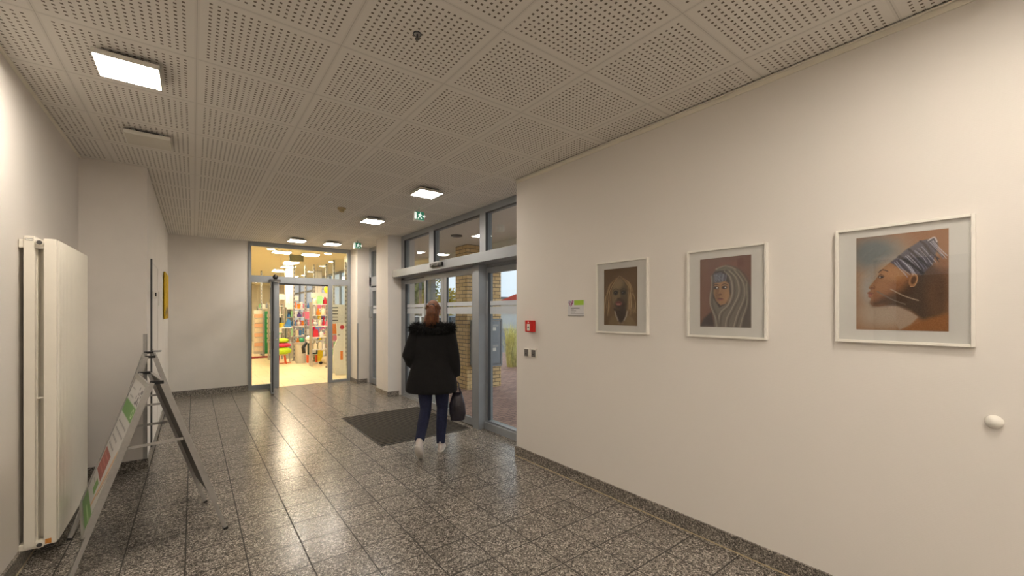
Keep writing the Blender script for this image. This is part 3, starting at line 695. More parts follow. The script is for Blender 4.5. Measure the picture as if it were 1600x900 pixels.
# ---- portrait 3: profile facing left with wrapped hair
def art3():
    A = Art(.342, .485, 150, 170, (150, 106, 72))
    A.poly([(.03, .98), (.03, .2), (.1, .05), (.5, .05), (.75, .45), (.8, .7), (.5, .97)], (158, 142, 126), .25, .9)
    A.ell(.2, .82, .26, .17, (98, 108, 112), .9, .9).ell(.4, .66, .2, .1, (172, 160, 148), 1, .6).ell(.3, .14, .26, .12, (176, 158, 138), .9, .7)
    A.ell(.16, .45, .1, .14, (150, 158, 160), 1, .5)
    rn = random.Random(9)
    for i in range(60):
        x, y = rn.uniform(.02, .75), rn.uniform(.05, .98); L = rn.uniform(.05, .2)
        A.line([(x, y), (x+L, y+L*.55)], .006, rn.choice([(130, 126, 120), (178, 164, 148), (150, 100, 66)]), .25)
    face = [(.415, .72), (.36, .685), (.31, .65), (.275, .61), (.262, .575), (.235, .545), (.195, .50), (.155, .462), (.150, .448), (.170, .432), (.168, .418), (.150, .408), (.132, .398), (.135, .386), (.155, .378), (.140, .366), (.143, .352), (.170, .340), (.178, .325), (.165, .30), (.168, .275), (.20, .252), (.26, .246), (.36, .262), (.46, .285), (.62, .30), (.74, .50), (.74, .72)]
    A.poly(face, (140, 98, 66), .010)
    # neck, dark side and shoulder
    A.poly([(.36, .27), (.58, .40), (.70, .60), (.84, .66), (.97, .5), (.97, .2), (.80, .08), (.70, .14), (.62, .20), (.48, .25)], (82, 66, 54), .06).ell(.9, .35, .12, .3, (110, 80, 58), 1, .7).poly([(.5, .0), (.36, .255), (.48, .245), (.62, .19), (.70, .14), (.62, .06)], (170, 150, 132), .02, .9)
    A.poly([(.52, 0), (.66, .07), (.80, .13), (1, .17), (1, 0)], (146, 98, 58), .06)
    A.poly([(.20, .256), (.178, .29), (.24, .315), (.38, .36), (.52, .42), (.60, .50), (.66, .42), (.55, .30), (.46, .288), (.36, .266)], (76, 56, 42), .09, .85)
    A.ell(.42, .60, .15, .08, (186, 140, 96), 1, .7, -.3).ell(.30, .46, .10, .07, (170, 122, 82), 1, .6).ell(.23, .35, .05, .05, (140, 96, 66), .9, .5)
    A.ell(.187, .447, .022, .014, (112, 72, 50), .6, .8).curve([(.205, .475), (.222, .455), (.212, .435)], .008, (96, 62, 44), .7)
    A.poly([(.134, .398), (.155, .405), (.195, .392), (.155, .380)], (128, 70, 60), .012).poly([(.142, .366), (.158, .377), (.195, .388), (.175, .352), (.15, .352)], (150, 88, 76), .012).curve([(.145, .382), (.17, .383), (.20, .391)], .006, (60, 30, 26), .9)
    A.ell(.292, .560, .030, .014, (52, 38, 30), .5).ell(.280, .560, .010, .007, (200, 190, 176), .5, .9).curve([(.268, .612), (.31, .636), (.37, .618)], .015, (62, 44, 34), .85).curve([(.262, .572), (.295, .585), (.335, .565)], .008, (56, 40, 32), .9)
    A.ell(.645, .51, .045, .062, (158, 116, 80), .25, 1, -.2).ell(.648, .512, .026, .040, (84, 60, 44), .4, .9, -.2).curve([(.615, .45), (.66, .455), (.69, .52), (.675, .57), (.63, .565)], .010, (206, 164, 122), .85)
    # wrapped hair
    A.poly([(.40, .71), (.48, .76), (.56, .82), (.72, .905), (.88, .92), (.90, .84), (.84, .66), (.74, .56), (.62, .59), (.50, .64)], (86, 82, 92), .02)
    for i in range(46):
        t = rn.random(); x0_, y0_ = .42+.44*t, .705+.205*t
        A.curve([(x0_, y0_-.01), (x0_+.06+.03*rn.random(), y0_-.09), (x0_+.14, y0_-.15-.04*rn.random())], .009, rn.choice([(184, 184, 204), (146, 146, 170), (60, 52, 54), (40, 34, 36), (210, 208, 216)]), .7)
    A.curve([(.50, .76), (.62, .68), (.74, .58)], .05, (38, 32, 32), .85).curve([(.60, .83), (.70, .74), (.80, .64)], .035, (40, 34, 34), .8).curve([(.72, .90), (.78, .85), (.82, .76)], .03, (46, 38, 36), .7)
    A.curve([(.80, .90), (.86, .925), (.885, .88)], .02, (212, 206, 208), .9)
    A.curve([(.40, .43), (.55, .355), (.70, .305)], .016, (176, 160, 140), .95).curve([(.25, .41), (.42, .32), (.56, .27)], .018, (120, 108, 96), .95)
    A.poly([(.80, .62), (1, .60), (1, .3), (.88, .3)], (90, 66, 50), .1, .5)
    return A.grain(.015)
def picture(y0_, y1_, z0_, z1_, ay0, ay1, az0, az1, art, label, fw=.014):
    r = thing('framed_portrait', label, 'picture', (XR, (y0_+y1_)/2, z0_), 'framed portraits on the right wall')
    d = .028; X = XR
    m_ = MB().bev(X-d, X, y0_, y0_+fw, z0_, z1_, .002).bev(X-d, X, y1_-fw, y1_, z0_, z1_, .002).bev(X-d, X, y0_+fw, y1_-fw, z0_, z0_+fw, .002).bev(X-d, X, y0_+fw, y1_-fw, z1_-fw, z1_, .002)
    m_.build('frame', M['white'], r)
    MB().box(X-.012, X-.002, y0_+fw, y1_-fw, z0_+fw, z1_-fw).build('mount', M['paper'], r)
    sheet('artwork', art, (X-.0135, ay1, az0), (0, ay0-ay1, 0), (0, 0, az1-az0), r)
    MB().box(X-.022, X-.020, y0_+fw, y1_-fw, z0_+fw, z1_-fw).build('pane', M['picglass'], r)
picture(1.93, 2.45, 1.390, 1.995, 2.033, 2.37, 1.457, 1.93, art1(), 'framed portrait of a child with long fair braids, left of the three')
picture(1.085, 1.605, 1.393, 1.996, 1.18, 1.515, 1.466, 1.931, art2(), 'framed portrait of a woman in a grey headscarf, middle of the three')
picture(.226, .742, 1.404, 2.010, .311, .653, 1.473, 1.957, art3(), 'framed profile portrait with wrapped blue-grey hair, right of the three')
# yellow canvas
A = Art(1, .7, 60, 60, (214, 176, 30)); A.curve([(.3, 0), (.35, .5), (.2, 1)], .05, (90, 70, 20)).curve([(.6, 0), (.75, .3), (.7, .55)], .12, (120, 60, 60), .8).curve([(.9, 1), (.85, .5), (.95, 0)], .08, (230, 200, 60)).curve([(.1, .1), (.5, .2), (.9, .1)], .1, (90, 84, 90), .7)
r = thing('yellow_canvas', 'narrow looking yellow canvas picture on the left passage wall', 'picture', (XB, 8.8, 1.47))
MB().box(XB+.012, XB+.03, 8.28, 9.3, 1.47, 2.19).build('stretcher', M['paper'], r)
sheet('artwork', A.grain(.03), (XB+.031, 8.28, 1.47), (0, 1.02, 0), (0, 0, .72), r)
tag(MB().box(XB+.012, XB+.0305, 8.272, 8.28, 1.47, 2.19).build('canvas_edge', mat('ochre_canvas_edge', rgb(196, 158, 24), .8, 0, .2, 20), r), None)

# info label
A = Art(.2, .14, 100, 70, (214, 212, 214))
A.rect(.40, .66, .98, .98, (160, 196, 70), .01)
A.curve([(.06, .9), (.16, .62), (.12, .75), (.22, .95)], .035, (130, 60, 110), .9).curve([(.2, .6), (.26, .72), (.34, .9), (.3, .95), (.22, .7)], .05, (150, 50, 110), .9).curve([(.05, .8), (.13, .93), (.18, .85)], .03, (90, 60, 110), .8).curve([(.15, .72), (.3, .8)], .02, (60, 40, 60), .8)
for k, (y_, x1_) in enumerate(((.46, .72), (.36, .38), (.28, .52), (.2, .45), (.10, .98))):
    A.line([(.2, y_), (x1_, y_)], .045 if k == 0 else .018, (70, 70, 74), .8)
r = thing('picture_label', 'small printed white and green information card beside the left portrait', 'sign', (XR, 2.71, 1.54))
MB().box(XR-.004, XR, 2.608, 2.818, 1.538, 1.682).build('card_backing', M['white'], r)
sheet('card_print', A, (XR-.0045, 2.815, 1.54), (0, -.204, 0), (0, 0, .14), r)
MB().box(XR-.006, XR-.0045, 2.608, 2.818, 1.531, 1.539).build('card_rail', M['alu'], r)
# fire call point
M['red'] = mat('fire_red_plastic', rgb(206, 26, 18), .4, 0, .04, 20)
r = thing('fire_call_point', 'small red fire alarm call point on the right wall', 'fire alarm', (XR, 3.35, 1.36))
MB().bev(XR-.045, XR, 3.288, 3.408, 1.362, 1.482, .005).build('housing', M['red'], r)
MB().box(XR-.047, XR-.045, 3.330, 3.374, 1.376, 1.446).build('press_panel', M['white'], r)
g = MB(); X = XR-.0482; g.prism([(X, 3.338, 1.412), (X, 3.350, 1.424), (X, 3.350, 1.416), (X, 3.366, 1.416), (X, 3.366, 1.408), (X, 3.350, 1.408), (X, 3.350, 1.400)], (.001, 0, 0)); g.build('arrow_mark', M['black'], r)
g = MB(); X = XR-.0465; g.prism([(X, 3.343, 1.455), (X, 3.361, 1.455), (X, 3.361, 1.464), (X, 3.352, 1.472), (X, 3.343, 1.464)], (.001, 0, 0)); g.build('house_mark', M['white'], r)
# key switches below
M['dotted'] = mat('grey_speckled_plate', rgb(116, 112, 108), .5, .2, .5, 260)
for k, (yc, lb) in enumerate(((3.425, 'left grey key switch plate under the red call point'), (3.308, 'right grey key switch plate under the red call point'))):
    r = thing('wall_switch', lb, 'switch', (XR, yc, 1.10), 'switch plates under the fire call point')
    MB().bev(XR-.012, XR, yc-.041, yc+.041, 1.098, 1.186, .003).build('frame', M['white'], r)
    MB().bev(XR-.018, XR-.012, yc-.030, yc+.030, 1.104, 1.176, .002).build('rocker', M['dotted'], r)
    MB().lathe([(.007, -.001), (.007, -.004)], (XR-.017, yc, 1.13), 'x', 12).build('key_lock', M['black'], r)
# door stop dome
o = MB().lathe([(.029, 0), (.029, -.006), (.026, -.018), (.019, -.028), (.009, -.034), (.001, -.035)], (XR, .172, 1.078), 'x', 28).build('door_stop', M['white'], smooth=True, loc=(XR, .172, 1.078))
tag(o, 'round cream door stop knob on the right wall below the profile portrait', 'door stop')

# door behind the viewer on the left wall, mirrored faintly in the picture glass
r = struct('door_2', MB().box(XL+.001, XL+.03, .35, 1.25, .01, 2.1), M['grey'])
MB().box(XL, XL+.04, .27, .35, 0, 2.18).box(XL, XL+.04, 1.25, 1.33, 0, 2.18).box(XL, XL+.04, .35, 1.25, 2.1, 2.18).build('door_frame', G, r)
MB().box(XL+.03, XL+.034, .47, 1.13, .3, 1.98).build('door_pane', mat('dark_door_glass', rgb(38, 40, 44), .08, 0, .02, 4), r)
MB().tube([(XL+.03, .42, 1.05), (XL+.08, .42, 1.05), (XL+.085, .54, 1.05)], .01).build('door_handle', M['alu'], r)

# ================================================================== A-FRAME SIGNS
def poster_art():
    A = Art(.55, .85, 90, 150, (206, 204, 202))
    A.rect(0, .725, 1, .83, (96, 150, 70), .01).ell(.80, .78, .07, .035, (190, 214, 170), .1).ell(.80, .78, .045, .022, (96, 150, 70), .1)
    for y_, a, b in ((.93, .12, .34), (.87, .12, .45)): A.line([(a, y_), (b, y_)], .02, (130, 130, 130), .8)
    rn = random.Random(4)
    for i in range(22): x, y_ = rn.uniform(.6, .92), rn.uniform(.84, .97); A.ell(x, y_, .025, .012, (60, 55, 70), .4, .9)
    for k, y_ in enumerate((.66, .60, .54, .48)):
        for j in range(6 if k < 2 else 4): A.line([(.1+.13*j, y_), (.19+.13*j, y_)], .028, (120, 118, 122), .85)
    A.poly([(.05, .26), (.62, .26), (.62, .44), (.05, .44)], (158, 62, 54), .01)
    for y_ in (.40, .355, .31): A.line([(.12, y_), (.5, y_)], .022, (200, 120, 112), .8)
    A.curve([(.66, .10), (.78, .28), (.92, .50)], .07, (206, 150, 92), .9).curve([(.8, .2), (.9, .34), (.97, .44)], .03, (120, 84, 60), .9)
    A.rect(.35, .16, .58, .24, (96, 150, 70), .01).rect(0, .0, 1, .10, (96, 150, 70), .01).line([(.4, .05), (.9, .05)], .03, (190, 214, 170), .9)
    A.line([(.1, .2), (.3, .2)], .02, (150, 150, 150), .8)
    return A
def aframe(AN, AF, FLn, FLf, FRn, FRf, label, cat='signboard', art=None):
    AN, AF = Vector(AN), Vector(AF); org = (AN+AF)/2; org.z = 0
    r = thing('a_frame_sign', label, cat, org, 'aluminium A-frame signboards')
    hd = (AF-AN).normalized(); bars = []
    for sgn, fn, ff in ((-1, Vector(FLn), Vector(FLf)), (1, Vector(FRn), Vector(FRf))):
        n_ = ((fn-AN).cross(hd)).normalized()
        mid = (fn+ff)/2-org; out = Vector((mid.x, mid.y, 0))
        if n_.dot(out) < 0: n_ = -n_
        off = n_*.012+Vector((mid.x, mid.y, 0)).normalized()*.012
        a, b = AN+off, AF+off
        for p, q in ((a, fn), (b, ff)):
            l = MB().bar(p, q, .030, .022, n_).build('leg', M['alu'], r)
            d = (q-p).normalized(); MB().bar(q-d*.012, q+d*.003, .032, .026, n_).build('foot_cap', M['black'], l)
        def P(t, s_, o=0):  # t down the panel, s along hinge
            return (a*(1-t)+fn*t)*(1-s_)+(b*(1-t)+ff*t)*s_+n_*o
        t0, t1 = .02, .80
        fo = .016
        m_ = MB().bar(P(t0, -.0, fo), P(t0, 1.0, fo), .030, .014, n_).bar(P(t1, -.0, fo), P(t1, 1.0, fo), .030, .014, n_)
        m_.bar(P(t0, .0, fo), P(t1, .0, fo), .030, .014, n_).bar(P(t0, 1, fo), P(t1, 1, fo), .030, .014, n_)
        m_.build('clip_frame', M['alu'], r)
        pn = MB(); c = [P(t0, .02, fo-.008), P(t0, .98, fo-.008), P(t1, .98, fo-.008), P(t1, .02, fo-.008)]; pn.prism(c, n_*.006); pn.build('back_panel', M['alud'], r)
        A_ = art if (art is not None and sgn < 0) else Art(.5, .8, 8, 8, (190, 188, 184))
        u0 = P(t1, 0, fo+.002) ; s0 = .03
        bl, br_, tl = P(t1-.015, 1-s0, fo+.001), P(t1-.015, s0, fo+.001), P(t0+.015, 1-s0, fo+.001)
        if sgn > 0: bl, br_, tl = P(t1-.015, s0, fo+.001), P(t1-.015, 1-s0, fo+.001), P(t0+.015, s0, fo+.001)
        tag(sheet('poster', A_, bl, br_-bl, tl-bl, r, .35), 'printed poster with green bands and a red block' if sgn < 0 and art else None)
    hs = []
    for A0 in (AN, AF):
        MB().bar(A0+Vector((-.035, 0, .003)), A0+Vector((.035, 0, .003)), .03, .02).build('hinge', M['black'], r)
    for (fl_, fr_, A0) in ((FLn, FRn, AN), (FLf, FRf, AF)):
        k = .36; p = A0*(1-k)+Vector(fl_)*k; q = A0*(1-k)+Vector(fr_)*k
        MB().bar(p, q, .006, .018).build('stay', M['alu'], r)
    return r
aframe((-.190, 3.60, 1.10), (-.295, 4.24, 1.10), (-.575, 3.51, 0.004), (-.680, 4.13, .004), (.186, 3.66, .004), (.079, 4.27, .004),
       'near aluminium A-frame sign with a white, green and red poster', art=poster_art())
aframe((-.30, 4.86, 1.17), (-.345, 5.40, 1.17), (-.66, 4.83, .004), (-.70, 5.36, .004), (.065, 4.90, .004), (.01, 5.44, .004),
       'second aluminium A-frame sign standing behind the one with the green poster')

# ================================================================== PERSON
M['skin'] = mat('skin', rgb(206, 158, 134), .5, 0, .05, 60)
M['coat'] = mat('black_down_jacket', rgb(12, 11, 12), .9, 0, .3, 14, .5, 24)
M['fur'] = mat('black_fur', rgb(14, 13, 13), .9, 0, .4, 60)
M['jeans'] = mat('dark_blue_denim', rgb(26, 32, 62), .85, 0, .25, 60, .3, 200)
M['shoe'] = mat('pale_pink_white_leather', rgb(222, 212, 206), .5, 0, .05, 40)
M['sole'] = mat('white_rubber_sole', rgb(226, 220, 212), .6, 0, .05, 40)
M['hair'] = mat('ginger_hair', rgb(112, 66, 36), .55, 0, .4, 40, .6, 160)
PB = Vector((2.19, 4.28, 0)); PA = -math.radians(37)
person = thing('person', 'person from behind in black fur-collared jacket and blue jeans with ginger ponytail, carrying a bag', 'person', PB)
person.rotation_euler = (0, 0, PA)
def pbuild(mb, name, m, vox=None, sm=0, parent=None):
    o = mb.build(name, m, smooth=True); o.parent = parent or person; o.location = (0, 0, 0)
    if vox:
        md = o.modifiers.new('r', 'REMESH'); md.mode = 'VOXEL'; md.voxel_size = vox; md.use_smooth_shade = True
        if sm: s_ = o.modifiers.new('s', 'SMOOTH'); s_.factor = .5; s_.iterations = sm
    return o
cx = -.035
b = MB()
# head
b.ell((cx, .015, 1.585), (.073, .092, .112), 24, 16); b.ell((cx, .05, 1.535), (.055, .062, .06), 20, 12)
b.ell((cx, .108, 1.565), (.013, .022, .022)); b.ell((cx, .098, 1.590), (.010, .016, .03))
for s_ in (-1, 1):
    b.ell((cx+s_*.074, .0, 1.575), (.010, .020, .030)); b.ell((cx+s_*.03, .095, 1.612), (.022, .012, .008)); b.ell((cx+s_*.04, .08, 1.555), (.024, .022, .02))
b.ell((cx, .098, 1.527), (.024, .012, .008)); b.ell((cx, .094, 1.497), (.02, .018, .016))
b.tube([(cx, -.01, 1.52), (cx, -.015, 1.45), (cx-.005, -.02, 1.37)], [.052, .053, .07], 18)
# torso
b.rings([(cx, -.01, .80, .15, .10), (cx, -.01, .90, .165, .11), (cx, 0, 1.05, .125, .09), (cx, 0, 1.2, .15, .1), (cx, -.01, 1.33, .16, .10), (cx, -.015, 1.40, .11, .075), (cx, -.015, 1.43, .05, .05)], 24)
# legs
hipR, kneeR, ankR = (.06, 0, .86), (.055, .07, .47), (.05, -.02, .09)
hipL, kneeL, ankL = (-.13, -.02, .86), (-.12, .00, .47), (-.125, -.302, .215)
for hp_, kn, an in ((hipR, kneeR, ankR), (hipL, kneeL, ankL)):
    b.tube([hp_, [(hp_[i]+kn[i])/2 for i in range(3)], kn, [(kn[i]*.6+an[i]*.4) for i in range(3)], an], [.085, .075, .054, .054, .028], 16)
# arms: right hangs, left bent into the pocket
shR, elR, wrR = (.125, -.01, 1.35), (.19, -.04, 1.07), (.215, .02, .845)
shL, elL, wrL = (-.20, -.01, 1.35), (-.30, -.06, 1.09), (-.24, .11, .95)
for a_, e_, w_ in ((shR, elR, wrR), (shL, elL, wrL)):
    b.tube([a_, e_, [(e_[i]+w_[i])/2 for i in range(3)], w_], [.045, .036, .034, .025], 14)
def hand(w_, d, n_, palm, curl, tside):
    w_, d, n_ = Vector(w_), Vector(d).normalized(), Vector(n_).normalized(); sd = d.cross(n_).normalized()
    b.tube([w_, w_+d*.03, w_+d*.085], [.024, .030, .030], 14, flat=.5, up=n_)
    for k, (o_, L) in enumerate(((-.028, .066), (-.0095, .075), (.0095, .070), (.028, .055))):
        p0 = w_+d*.078+sd*o_; dd = d.copy(); pts = [w_+d*.05+sd*o_*.8, p0]; ax = sd
        for j, fr_ in enumerate((.45, .32, .23)):
            dd = Matrix.Rotation(curl*(.7 if j == 0 else 1.0), 3, ax) @ dd; pts.append(pts[-1]+dd*L*fr_)
        b.tube(pts, [.009, .0095, .009, .0082, .0072], 10)
    td = (d*.75+sd*tside*.65-n_*.35).normalized()
    p0 = w_+d*.02+sd*tside*.020; p1 = p0+td*.034; p2 = p1+(td+d*.5-n_*.4).normalized()*.028; p3 = p2+(d*.9-n_*.6-sd*tside*.3).normalized()*.022
    b.tube([p0, p1, p2, p3], [.013, .0115, .010, .0085], 10)
hand(wrR, (.05, .02, -1), (1, 0, 0), 1, -1.15, 1)
hand(wrL, (.35, .7, -.3), (-.7, .3, 0), 1, -.35, 1)
# feet inside the shoes
b.tube([(.05, -.02, .10), (.05, -.02, .05), (.05, .05, .042), (.05, .12, .035)], [.026, .026, .026, .022], 12)
b.tube([(-.125, -.302, .212), (-.125, -.3466, .172), (-.125, -.3035, .116), (-.125, -.265, .052)], [.026, .026, .025, .018], 12)
pbuild(b, 'body', M['skin'], .0065, 2)
# eyes
e = MB()
for s_ in (-1, 1): e.ell((cx+s_*.030, .094, 1.595), (.011, .008, .006), 12, 8)
pbuild(e, 'eyes', M['black'])
e = MB().ell((cx, .108, 1.527), (.020, .005, .005), 12, 8); pbuild(e, 'lips', mat('lips', rgb(170, 90, 84), .5))
# trousers
t = MB()
t.rings([(cx, -.01, .76, .155, .11), (cx, -.01, .86, .17, .12), (cx, -.005, .95, .155, .11), (cx, 0, 1.0, .14, .10)], 24)
for hp_, kn, an, fl_ in ((hipR, kneeR, (.05, -.015, .085), 0), (hipL, kneeL, (-.125, -.306, .205), 0)):
    t.tube([(hp_[0], hp_[1], hp_[2]), [(hp_[i]+kn[i])/2 for i in range(3)], kn, [(kn[i]*.55+an[i]*.45) for i in range(3)], [(kn[i]*.2+an[i]*.8) for i in range(3)], an], [.092, .084, .064, .062, .053, .050], 18)
pbuild(t, 'jeans', M['jeans'], .010, 2)
# jacket
j = MB(); jx = cx-.012
j.rings([(jx-.005, -.01, .665, .275, .18), (jx-.005, -.01, .69, .292, .195), (jx, -.01, .78, .283, .19), (jx, -.005, .92, .245, .17), (jx, 0, 1.04, .215, .15), (jx, -.005, 1.18, .215, .15), (cx, -.01, 1.30, .205, .14), (cx, -.012, 1.37, .175, .115), (cx, -.012, 1.42, .10, .085), (cx, -.012, 1.45, .075, .075)], 32, pw=.92)
j.tube([(shR[0]-.04, -.01, 1.35), (shR[0]+.015, -.01, 1.335), (shR[0]+.045, -.03, 1.20), (elR[0]+.012, -.04, 1.07), (elR[0]+.02, -.01, .95), (wrR[0]+.002, .015, .865), (wrR[0]+.002, .018, .84)], [.07, .085, .078, .068, .066, .055, .050], 18)
j.tube([(shL[0]+.04, -.01, 1.35), (shL[0]-.01, -.01, 1.335), (shL[0]-.055, -.03, 1.22), (elL[0]-.0, -.06, 1.08), (-.285, .02, 1.00), (-.25, .10, .955)], [.07, .086, .080, .074, .068, .058], 18)
for k in range(6):   # quilting rolls
    z_ = .74+k*.095
jk = pbuild(j, 'jacket', M['coat'], .011, 3)
# fur collar and hood edge: soft core plus tufts
f = MB(); rn = random.Random(11)
core = [(cx+.215*math.cos(a_), -.035+.13*math.sin(a_), 1.385+.05*max(0, -math.sin(a_))*0+.02*math.sin(a_*2+1)) for a_ in np.linspace(0, 2*PI, 25)]
f.tube(core, .036, 12)
f.rings([(cx, -.06, 1.30, .12, .07), (cx, -.075, 1.36, .17, .10), (cx, -.06, 1.43, .15, .10), (cx, -.04, 1.47, .09, .07)], 20)
fc = pbuild(f, 'fur_collar', M['fur'], .012, 1, jk)
f = MB()
for i in range(5200):
    a_ = rn.uniform(0, 2*PI); ph = rn.uniform(0, 2*PI)
    c0 = Vector((cx+.205*math.cos(a_), -.04+.13*math.sin(a_), 1.388)); rad = Vector((math.cos(a_), math.sin(a_)*.8, 0)).normalized()
    nn = rad*math.cos(ph)+Vector((0, 0, 1))*math.sin(ph); p = c0+nn*.034
    d = (nn+Vector((rn.uniform(-.7, .7), rn.uniform(-.7, .7), rn.uniform(-.9, .3)))).normalized()
    tt = d.cross(Vector((rn.random(), rn.random(), rn.random()))).normalized()*.003; L = rn.uniform(.025, .07)
    f.add([p-tt, p+tt, p+d*L], [(0, 1, 2)])
pbuild(f, 'fur_tufts', M['fur'], parent=fc)
tag(fc, 'bushy black fur collar')
# hair
h = MB()
h.ell((cx, -.008, 1.600), (.079, .098, .107), 24, 14)
h.ell((cx, -.06, 1.56), (.07, .06, .085), 20, 12)
h.tube([(cx, -.085, 1.635), (cx+.004, -.135, 1.62), (cx+.008, -.15, 1.56), (cx+.004, -.148, 1.49), (cx, -.15, 1.43), (cx+.004, -.16, 1.39)], [.028, .034, .044, .042, .034, .010], 16)
h.tube([(cx-.04, -.04, 1.55), (cx-.06, -.08, 1.49), (cx-.085, -.12, 1.44)], [.034, .030, .010], 12); h.tube([(cx+.04, -.04, 1.55), (cx+.055, -.08, 1.49), (cx+.075, -.11, 1.445)], [.034, .028, .010], 12)
# leave the face free
ha = pbuild(h, 'hair', M['hair'], .008, 1)
h = MB()
for i in range(420):
    t0 = rn.uniform(0, 2*PI); w_ = rn.uniform(.6, 1.12)
    ox, oy = math.cos(t0)*w_, math.sin(t0)*w_
    pts = [(cx+ox*.02, -.10+oy*.01, 1.64), (cx+ox*.036, -.145+oy*.03, 1.60), (cx+.008+ox*.044, -.155+oy*.035, 1.54), (cx+.004+ox*.044, -.152+oy*.032, 1.47), (cx+ox*.052+rn.uniform(-.02, .02), -.16+oy*.03, 1.40+rn.uniform(-.02, .03))]
    h.tube(pts, [.0022, .0022, .002, .0018, .0008], 4)
for i in range(260):
    a_ = rn.uniform(-.15*PI, 1.15*PI); q = rn.random()
    sx = math.cos(a_); z0_ = 1.60+.09*abs(math.sin(a_))
    pts = [(cx+sx*.086, .05*math.sin(a_)-.02, 1.60+.03*rn.random()), (cx+sx*.06, -.085, 1.63+.02*rn.random()), (cx+sx*.015, -.11, 1.64)]
    h.tube(pts, .0016, 4)
pbuild(h, 'hair_strands', M['hair'], parent=ha)
pbuild(MB().lathe([(.030, -.012), (.034, 0), (.030, .012)], (cx+.002, -.108, 1.632), 'y', 16), 'hair_tie', M['black'], parent=ha)
# shoes
def shoe(m_, pts, rr): m_.tube(pts, rr, 16, flat=.8)
s1 = MB(); s1.rings([(.05, .055, .0, .040, .125), (.05, .055, .02, .043, .128)], 24, pw=.85)
u1 = MB(); u1.rings([(.05, .055, .02, .041, .122), (.05, .05, .045, .040, .115), (.05, .02, .07, .036, .075), (.05, -.015, .10, .035, .045), (.05, -.02, .115, .034, .042)], 24, pw=.9)
us = pbuild(u1, 'shoe', M['shoe'], .006, 2); pbuild(s1, 'sole', M['sole'], parent=us)
# trailing shoe, heel lifted
Rm = Matrix.Rotation(math.radians(-48), 4, 'X')
def tr(mb, toe=Vector((-.125, -.27, .012))):
    mb.v = [tuple((Rm @ Vector((v[0]-.05, v[1]-.150, v[2])))+toe) for v in mb.v]; return mb
s1 = MB(); s1.rings([(.05, .055, .0, .040, .125), (.05, .055, .02, .043, .128)], 24, pw=.85)
u1 = MB(); u1.rings([(.05, .055, .02, .041, .122), (.05, .05, .045, .040, .115), (.05, .02, .07, .036, .075), (.05, -.015, .10, .035, .045), (.05, -.02, .115, .034, .042)], 24, pw=.9)
us = pbuild(tr(u1), 'shoe', M['shoe'], .006, 2); pbuild(tr(s1), 'sole', M['sole'], parent=us)
# carrier bag in the right hand
def pw(x, y, z): return PB+Matrix.Rotation(PA, 3, 'Z') @ Vector((x, y, z))
bag = thing('shopping_bag', 'dark crumpled plastic carrier bag hanging from the walking person\'s right hand', 'bag', pw(.235, .03, .33)); bag.rotation_euler = (0, 0, PA)
M['bag'] = mat('dark_printed_plastic', rgb(46, 42, 52), .3, 0, .55, 9, .8, 18)
g = MB(); seg = 28; zs = [(.335, .060, .035), (.345, .078, .05), (.42, .088, .060), (.52, .083, .055), (.60, .066, .042), (.655, .048, .026)]; vs = []
for i, (z_, rx, ry) in enumerate(zs):
    for k in range(seg):
        t_ = 2*PI*k/seg; w_ = 1+.10*math.sin(5*t_+i*1.3)+.05*math.sin(9*t_-i); vs.append((rx*w_*math.cos(t_), ry*w_*math.sin(t_), z_-.33))
fs = []
for i in range(len(zs)-1):
    for k in range(seg): k2 = (k+1) % seg; fs.append((i*seg+k, i*seg+k2, (i+1)*seg+k2, (i+1)*seg+k))
fs.append(tuple(reversed(range(seg)))); fs.append(tuple((len(zs)-1)*seg+k for k in range(seg)))
g.add(vs, fs); o = g.build('bag_body', M['bag'], smooth=True); o.parent = bag
g = MB()
for s_ in (-1, 1):
    g.tube([(-.030, s_*.02, .32), (-.016, s_*.010, .38), (-.016, 0, .437), (-.006, 0, .445), (.012, 0, .437), (.018, s_*.010, .38), (.036, s_*.02, .32)], [.010, .006, .0045, .0045, .0045, .006, .010], 8)
o = g.build('bag_handle', M['bag'], smooth=True); o.parent = bag

# ================================================================== OUTSIDE
struct('ground_paving', MB().box(3.325, 14.0, -2, 13.5, -.14, -.02), M['paving'])
struct('ground_street', MB().box(3.24, 60, 13.5, 80, -.16, -.04).box(14, 60, -10, 13.5, -.16, -.04), M['asphalt'])
M['soffit'] = mat('exterior_soffit_plaster', rgb(240, 234, 222), .9, 0, .02, 5)
struct('soffit', MB().box(3.325, 4.80, 2.5, 12.0, 2.97, 3.2), M['soffit'])
struct('soffit_beam', MB().box(4.80, 5.35, 2.5, 12.0, 2.56, 3.2), M['soffit'])
struct('shop_side_wall', MB().box(3.23, 3.42, 8.22, YF+.12, 0, 0.001), M['plaster'])
struct('brick_pillar', MB().box(4.46, 5.31, 7.35, 7.83, -.02, 2.97), M['brick'])
o = MB().lathe([(.105, 2.97), (.105, 2.955), (.09, 2.95)], (3.81, 6.65, 0)).build('soffit_speaker', M['alud'], loc=(3.81, 6.65, 2.97)); tag(o, 'dark round loudspeaker grille in the outdoor soffit above the entrance', 'loudspeaker')
